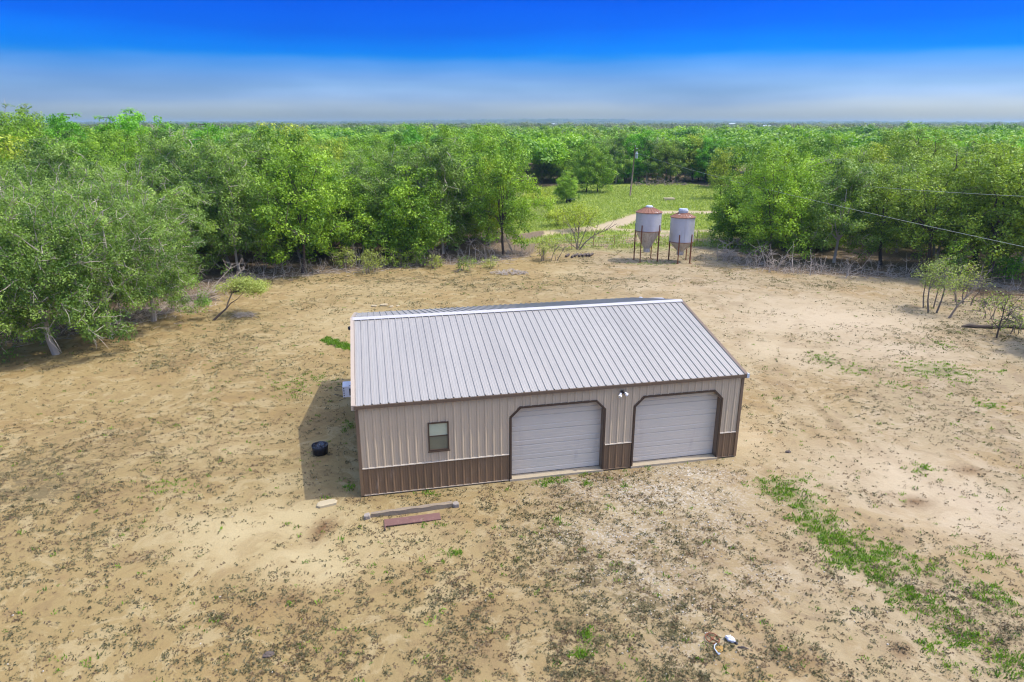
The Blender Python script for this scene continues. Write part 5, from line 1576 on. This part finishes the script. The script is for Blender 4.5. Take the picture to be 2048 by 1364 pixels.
ft.tube(pts, [.06, .12, .15, .13, .17, .15, .16, .13, .16, .14, .12, .07], 8)
tag(ft.build("fallen_trunk", M['bark_dark'], loc=on_ground(1990, 656), rot=(0, 0, -.05)), "dark mossy fallen trunk lying on the ground at the right picture edge", "fallen trunk")

# ------------------------------------------------------------------ the woods beyond: one mass to the horizon
def far_proto(name, seed, n, nl, leaf, flat):
    rng = np.random.default_rng(seed)
    d = rng.normal(0, 1, (n, 3)); d /= np.linalg.norm(d, axis=1, keepdims=True)
    d[:, 2] = np.abs(d[:, 2]) * 1.0 - .25
    r = 1 - .5 * rng.random(n) ** 2.5
    cen = d * r[:, None] * np.array([1, 1, flat]); cen[:, 2] += .55 * flat
    V, Q, T = leaf_quads(rng, cen, np.clip(rng.normal(.5, .27, n), 0, 1), nl, (.16, .16, .11), leaf)
    me = crown_mesh(name, V, Q, T, M['leaf_far'])
    return bpy.data.objects.new(name, me)
FARP = [far_proto("woodland_crown", 700 + i, 70, 26, .085, .95 + .1 * (i % 3)) for i in range(4)]
pts, scl, rots, pidx = [], [], [], []
rf_ = np.random.default_rng(9)
for x, y, sp in rest_c:
    pts.append((x, y, gz(x, y) + 4.4)); scl.append(rf_.uniform(4.0, 5.2))
y0 = 205
for (ya, yb, sp, s0, up) in ((208, 420, 8.6, 5.0, 3.4), (420, 900, 12.0, 6.3, 1.7), (900, 2300, 19, 9.0, -1.0), (2300, 4200, 32, 14, -7.5), (4200, 6600, 48, 20, -14.0)):
    ys = np.arange(ya, yb, sp)
    for j, yy in enumerate(ys):
        half = .82 * yy + 40
        xs = np.arange(-half, half, sp) + (j % 2) * sp / 2 + rf_.normal(0, sp * .25, len(np.arange(-half, half, sp)))
        yv = yy + rf_.normal(0, sp * .25, len(xs))
        gap = fbm(xs * .012, yv * .012, 6)
        hz = ground_z(xs, yv)
        okk = gap < (.62 if yy < 420 else .575 if yy < 2300 else .70)
        s_ = s0 * rf_.uniform(.72, 1.28, len(xs))
        for x, y, z, s in zip(xs[okk], yv[okk], hz[okk], s_[okk]):
            pts.append((x, y, z + up + rf_.normal(0, .7))); scl.append(s)
P_ = np.array(pts)
pm = bpy.data.meshes.new("distant_woodland")
pm.vertices.add(len(P_)); pm.vertices.foreach_set("co", P_.astype(np.float32).ravel())
a = pm.attributes.new("size", 'FLOAT', 'POINT'); a.data.foreach_set("value", np.array(scl, dtype=np.float32))
a = pm.attributes.new("turn", 'FLOAT', 'POINT'); a.data.foreach_set("value", rf_.uniform(0, 6.28, len(P_)).astype(np.float32))
a = pm.attributes.new("shape", 'INT', 'POINT'); a.data.foreach_set("value", rf_.integers(0, len(FARP), len(P_)).astype(np.int32))
wood = link("distant_woodland", pm)
wood["kind"] = "stuff"
wood["label"] = "green woodland stretching behind the meadow to the blue horizon"
ng = bpy.data.node_groups.new("scatter woodland crowns", 'GeometryNodeTree')
ng.interface.new_socket("Geometry", in_out='INPUT', socket_type='NodeSocketGeometry')
ng.interface.new_socket("Geometry", in_out='OUTPUT', socket_type='NodeSocketGeometry')
gi, go = ng.nodes.new("NodeGroupInput"), ng.nodes.new("NodeGroupOutput")
join = ng.nodes.new("GeometryNodeJoinGeometry")
def named(nm, typ):
    nd = ng.nodes.new("GeometryNodeInputNamedAttribute"); nd.data_type = typ
    nd.inputs["Name"].default_value = nm
    return nd.outputs["Attribute"]
for i, fo in enumerate(FARP):
    oi = ng.nodes.new("GeometryNodeObjectInfo"); oi.inputs["Object"].default_value = fo; oi.inputs["As Instance"].default_value = True
    iop = ng.nodes.new("GeometryNodeInstanceOnPoints")
    cmp_ = ng.nodes.new("FunctionNodeCompare"); cmp_.data_type = 'INT'; cmp_.operation = 'EQUAL'
    ng.links.new(named("shape", 'INT'), cmp_.inputs[2]); cmp_.inputs[3].default_value = i
    ng.links.new(gi.outputs[0], iop.inputs["Points"])
    ng.links.new(cmp_.outputs[0], iop.inputs["Selection"])
    ng.links.new(oi.outputs["Geometry"], iop.inputs["Instance"])
    cx = ng.nodes.new("ShaderNodeCombineXYZ"); ng.links.new(named("turn", 'FLOAT'), cx.inputs[2])
    ng.links.new(cx.outputs[0], iop.inputs["Rotation"])
    ng.links.new(named("size", 'FLOAT'), iop.inputs["Scale"])
    ng.links.new(iop.outputs[0], join.inputs[0])
ng.links.new(join.outputs[0], go.inputs[0])
mod = wood.modifiers.new("scatter", 'NODES'); mod.node_group = ng

# ------------------------------------------------------------------ weeds, grass, gravel: real small geometry over the near ground
rw = np.random.default_rng(55)
def scatter(n, ymin, ymax, key_fn, power=1.0):
    """points over the visible ground, denser near the camera, kept where key_fn(masks) says so"""
    t = rw.random(n)
    y = ymin * (ymax / ymin) ** (t ** power)
    x = rw.uniform(-1, 1, n) * (.86 * (y * CP + CAM_H * SP) + 5.0)
    m_ = masks(x, y)
    lx, ly = shop_local(x, y)
    free = ~((lx > -.03) & (lx < L + .03) & (ly > -.09) & (ly < BW + .05))
    p = key_fn(m_, x, y)
    k_ = (rw.random(n) < p) & free & poly_mask(CLEARING, x, y)
    x, y = x[k_], y[k_]
    return x, y, ground_z(x, y), {a: v[k_] for a, v in m_.items()}

def tufts(name, x, y, z, n_each, rad_, size, rise, mat, label, upright=0.0, tone_mu=.5):
    n = len(x)
    rs_ = np.repeat(rw.uniform(.5, 1.4, n), n_each)
    c_ = np.repeat(np.stack([x, y, z], 1), n_each, 0)
    N = n * n_each
    a = rw.uniform(0, 6.28, N); r = np.sqrt(rw.random(N)) * rad_ * rs_
    p = c_ + np.stack([r * np.cos(a) * 1.25, r * np.sin(a), rw.uniform(.1, 1, N) * rise * rs_], 1)
    nrm = np.stack([rw.normal(0, .7, N), rw.normal(0, .7, N), np.full(N, 1.0 - upright)], 1) + rw.normal(0, .15, (N, 3))
    nrm /= np.linalg.norm(nrm, axis=1, keepdims=True)
    up = np.array([0, 0, 1.0])
    if upright > .5:
        u = np.cross(nrm, np.cross(up + rw.normal(0, .35, (N, 3)), nrm))
    else:
        u = np.cross(nrm, rw.normal(0, 1, (N, 3)))
    u /= np.linalg.norm(u, axis=1, keepdims=True); v = np.cross(nrm, u)
    s = size * rs_[:, None] * rw.uniform(.6, 1.3, (N, 1))
    A, B = u * s, v * s * (.20 if upright > .5 else .45)
    V = np.stack([p - A, p + B, p + A, p - B], 1)
    V[:, :, 2] = np.maximum(V[:, :, 2], c_[:, None, 2] + .004)
    T = np.repeat(np.clip(np.repeat(rw.normal(tone_mu, .25, n), n_each) + rw.normal(0, .1, N), 0, 1), 4)
    o = link(name, crown_mesh(name, V.reshape(-1, 3), np.arange(N * 4).reshape(N, 4), T, mat))
    o["kind"] = "stuff"; o["label"] = label
    return o
def clumpy(x, y, f, a, b, seed):
    return smooth(a, b, fbm(x * f, y * f, seed, 3))
def back_weeds():
    x = rw.uniform(-60, 60, 230000); y = rw.uniform(36, 86, 230000)
    m_ = masks(x, y)
    p = np.clip(m_['weed'] * .75 + .05, 0, .9) * clumpy(x, y, 1.5, .36, .62, 91) * (.3 + .7 * clumpy(x, y, .3, .36, .62, 92)) * (1 - .7 * np.clip(m_['pale'] - m_['weed'] * .5, 0, 1))
    lx, ly = shop_local(x, y)
    k_ = (rw.random(len(x)) < p) & poly_mask(CLEARING, x, y) & in_view(x, y) & ~((lx > -.1) & (lx < L + .1) & (ly > -.1) & (ly < BW + .1))
    return x[k_], y[k_], ground_z(x[k_], y[k_])
def weed_p(m_, x, y, a, b, seed):
    fine = clumpy(x, y, 2.6, .34, .66, seed); wide = clumpy(x, y, .55, .30, .66, seed + 1)
    return np.clip(m_['weed'] * a + b, 0, .8) * fine * (.35 + .65 * wide) * (1 - .8 * np.clip(m_['pale'] - m_['weed'] * .6, 0, 1)) * (1 - np.clip(m_['green'], 0, .7))
x, y, z, _ = scatter(450000, 9.5, 90, lambda m_, x, y: weed_p(m_, x, y, .50, .08, 61))
tufts("weeds", x, y, z, 6, .080, .034, .050, M['leaf_weed'], "low dull olive weeds dotted over the sandy ground")
x, y, z = back_weeds()
tufts("back_weeds", x, y, z, 5, .17, .060, .06, M['leaf_backweed'], "dry olive grass and weeds across the far half of the sandy clearing")
x, y, z, _ = scatter(345000, 9.5, 70, lambda m_, x, y: weed_p(m_, x, y, .60, .07, 71) + .2 * m_['brown'])
tufts("dry_weeds", x, y, z, 5, .075, .034, .03, M['leaf_dry'], "dry brown weeds lying on the sandy ground")
x, y, z, _ = scatter(200000, 10, 78, lambda m_, x, y: np.clip(m_['green'] * 1.15 - .10, 0, 1) * np.maximum(clumpy(x, y, 2.3, .26, .52, 63), np.clip(m_['green'] - 1.2, 0, 1)) + .004 + .006 * m_['weed'])
bx, by = rw.uniform(-13, -9.0, 5200), rw.uniform(36, 46, 5200)          # the lush strip by the shop's rear left corner
bm_ = masks(bx, by)
k_ = bm_['green'] > .75
x, y = np.concatenate([x, bx[k_]]), np.concatenate([y, by[k_]])
z = ground_z(x, y)
tufts("grass", x, y, z, 9, .100, .070, .050, M['leaf_grass'], "bright green grass tufts in patches on the sand", upright=.75)
x, y, z, _ = scatter(42000, 14, 40, lambda m_, x, y: np.clip(m_['gravel'] * .7, 0, .9) + .003)
n = len(x)
base = np.array([(-1, -1, -1), (1, -1, -1), (1, 1, -1), (-1, 1, -1), (-1, -1, 1), (1, -1, 1), (1, 1, 1), (-1, 1, 1)], float)
sz = rw.uniform(.006, .021, (n, 1, 1)) * rw.uniform(.6, 1.3, (n, 1, 3))
V = np.stack([x, y, z + .008], 1)[:, None, :] + base[None] * sz * (1 + rw.uniform(-.35, .2, (n, 8, 3)))
qd = np.array([(0, 3, 2, 1), (4, 5, 6, 7), (0, 1, 5, 4), (1, 2, 6, 5), (2, 3, 7, 6), (3, 0, 4, 7)])
Q = (np.arange(n)[:, None, None] * 8 + qd[None]).reshape(-1, 4)
g_ = link("gravel", quads_mesh("gravel", V.reshape(-1, 3), Q, M['pebble']))
g_["kind"] = "stuff"; g_["label"] = "pale crushed stone scattered in front of the overhead doors"
# meadow grass
x, y = rw.uniform(-14, 62, 60000), rw.uniform(76, 160, 60000)
mm_ = masks(x, y)
k_ = (mm_['meadow'] > .4) & (rw.random(len(x)) < .55)
x, y = x[k_], y[k_]
tufts("meadow_grass", x, y, ground_z(x, y), 4,   .35, .22, .20, M['leaf_meadow'], "rough yellow green grass of the meadow beyond the bins", upright=.7, tone_mu=.35)

# ------------------------------------------------------------------ air: the far ridges fade to blue
hz_ = MB().box(-6900, 6900, -400, 7300, -30, 40).build("haze", None)
hz_["kind"] = "stuff"
hz_["label"] = "thin blue air over the far woods"
hm = bpy.data.materials.new("thin air"); hm.use_nodes = True
hn = hm.node_tree.nodes; hn.clear()
ho = hn.new("ShaderNodeOutputMaterial"); hv = hn.new("ShaderNodeVolumePrincipled")
hv.inputs["Color"].default_value = (0.48, 0.77, 1.0, 1)
hv.inputs["Density"].default_value = 0.00015
hv.inputs["Anisotropy"].default_value = 0.2
hm.node_tree.links.new(hv.outputs[0], ho.inputs["Volume"])
hz_.data.materials.clear(); hz_.data.materials.append(hm)
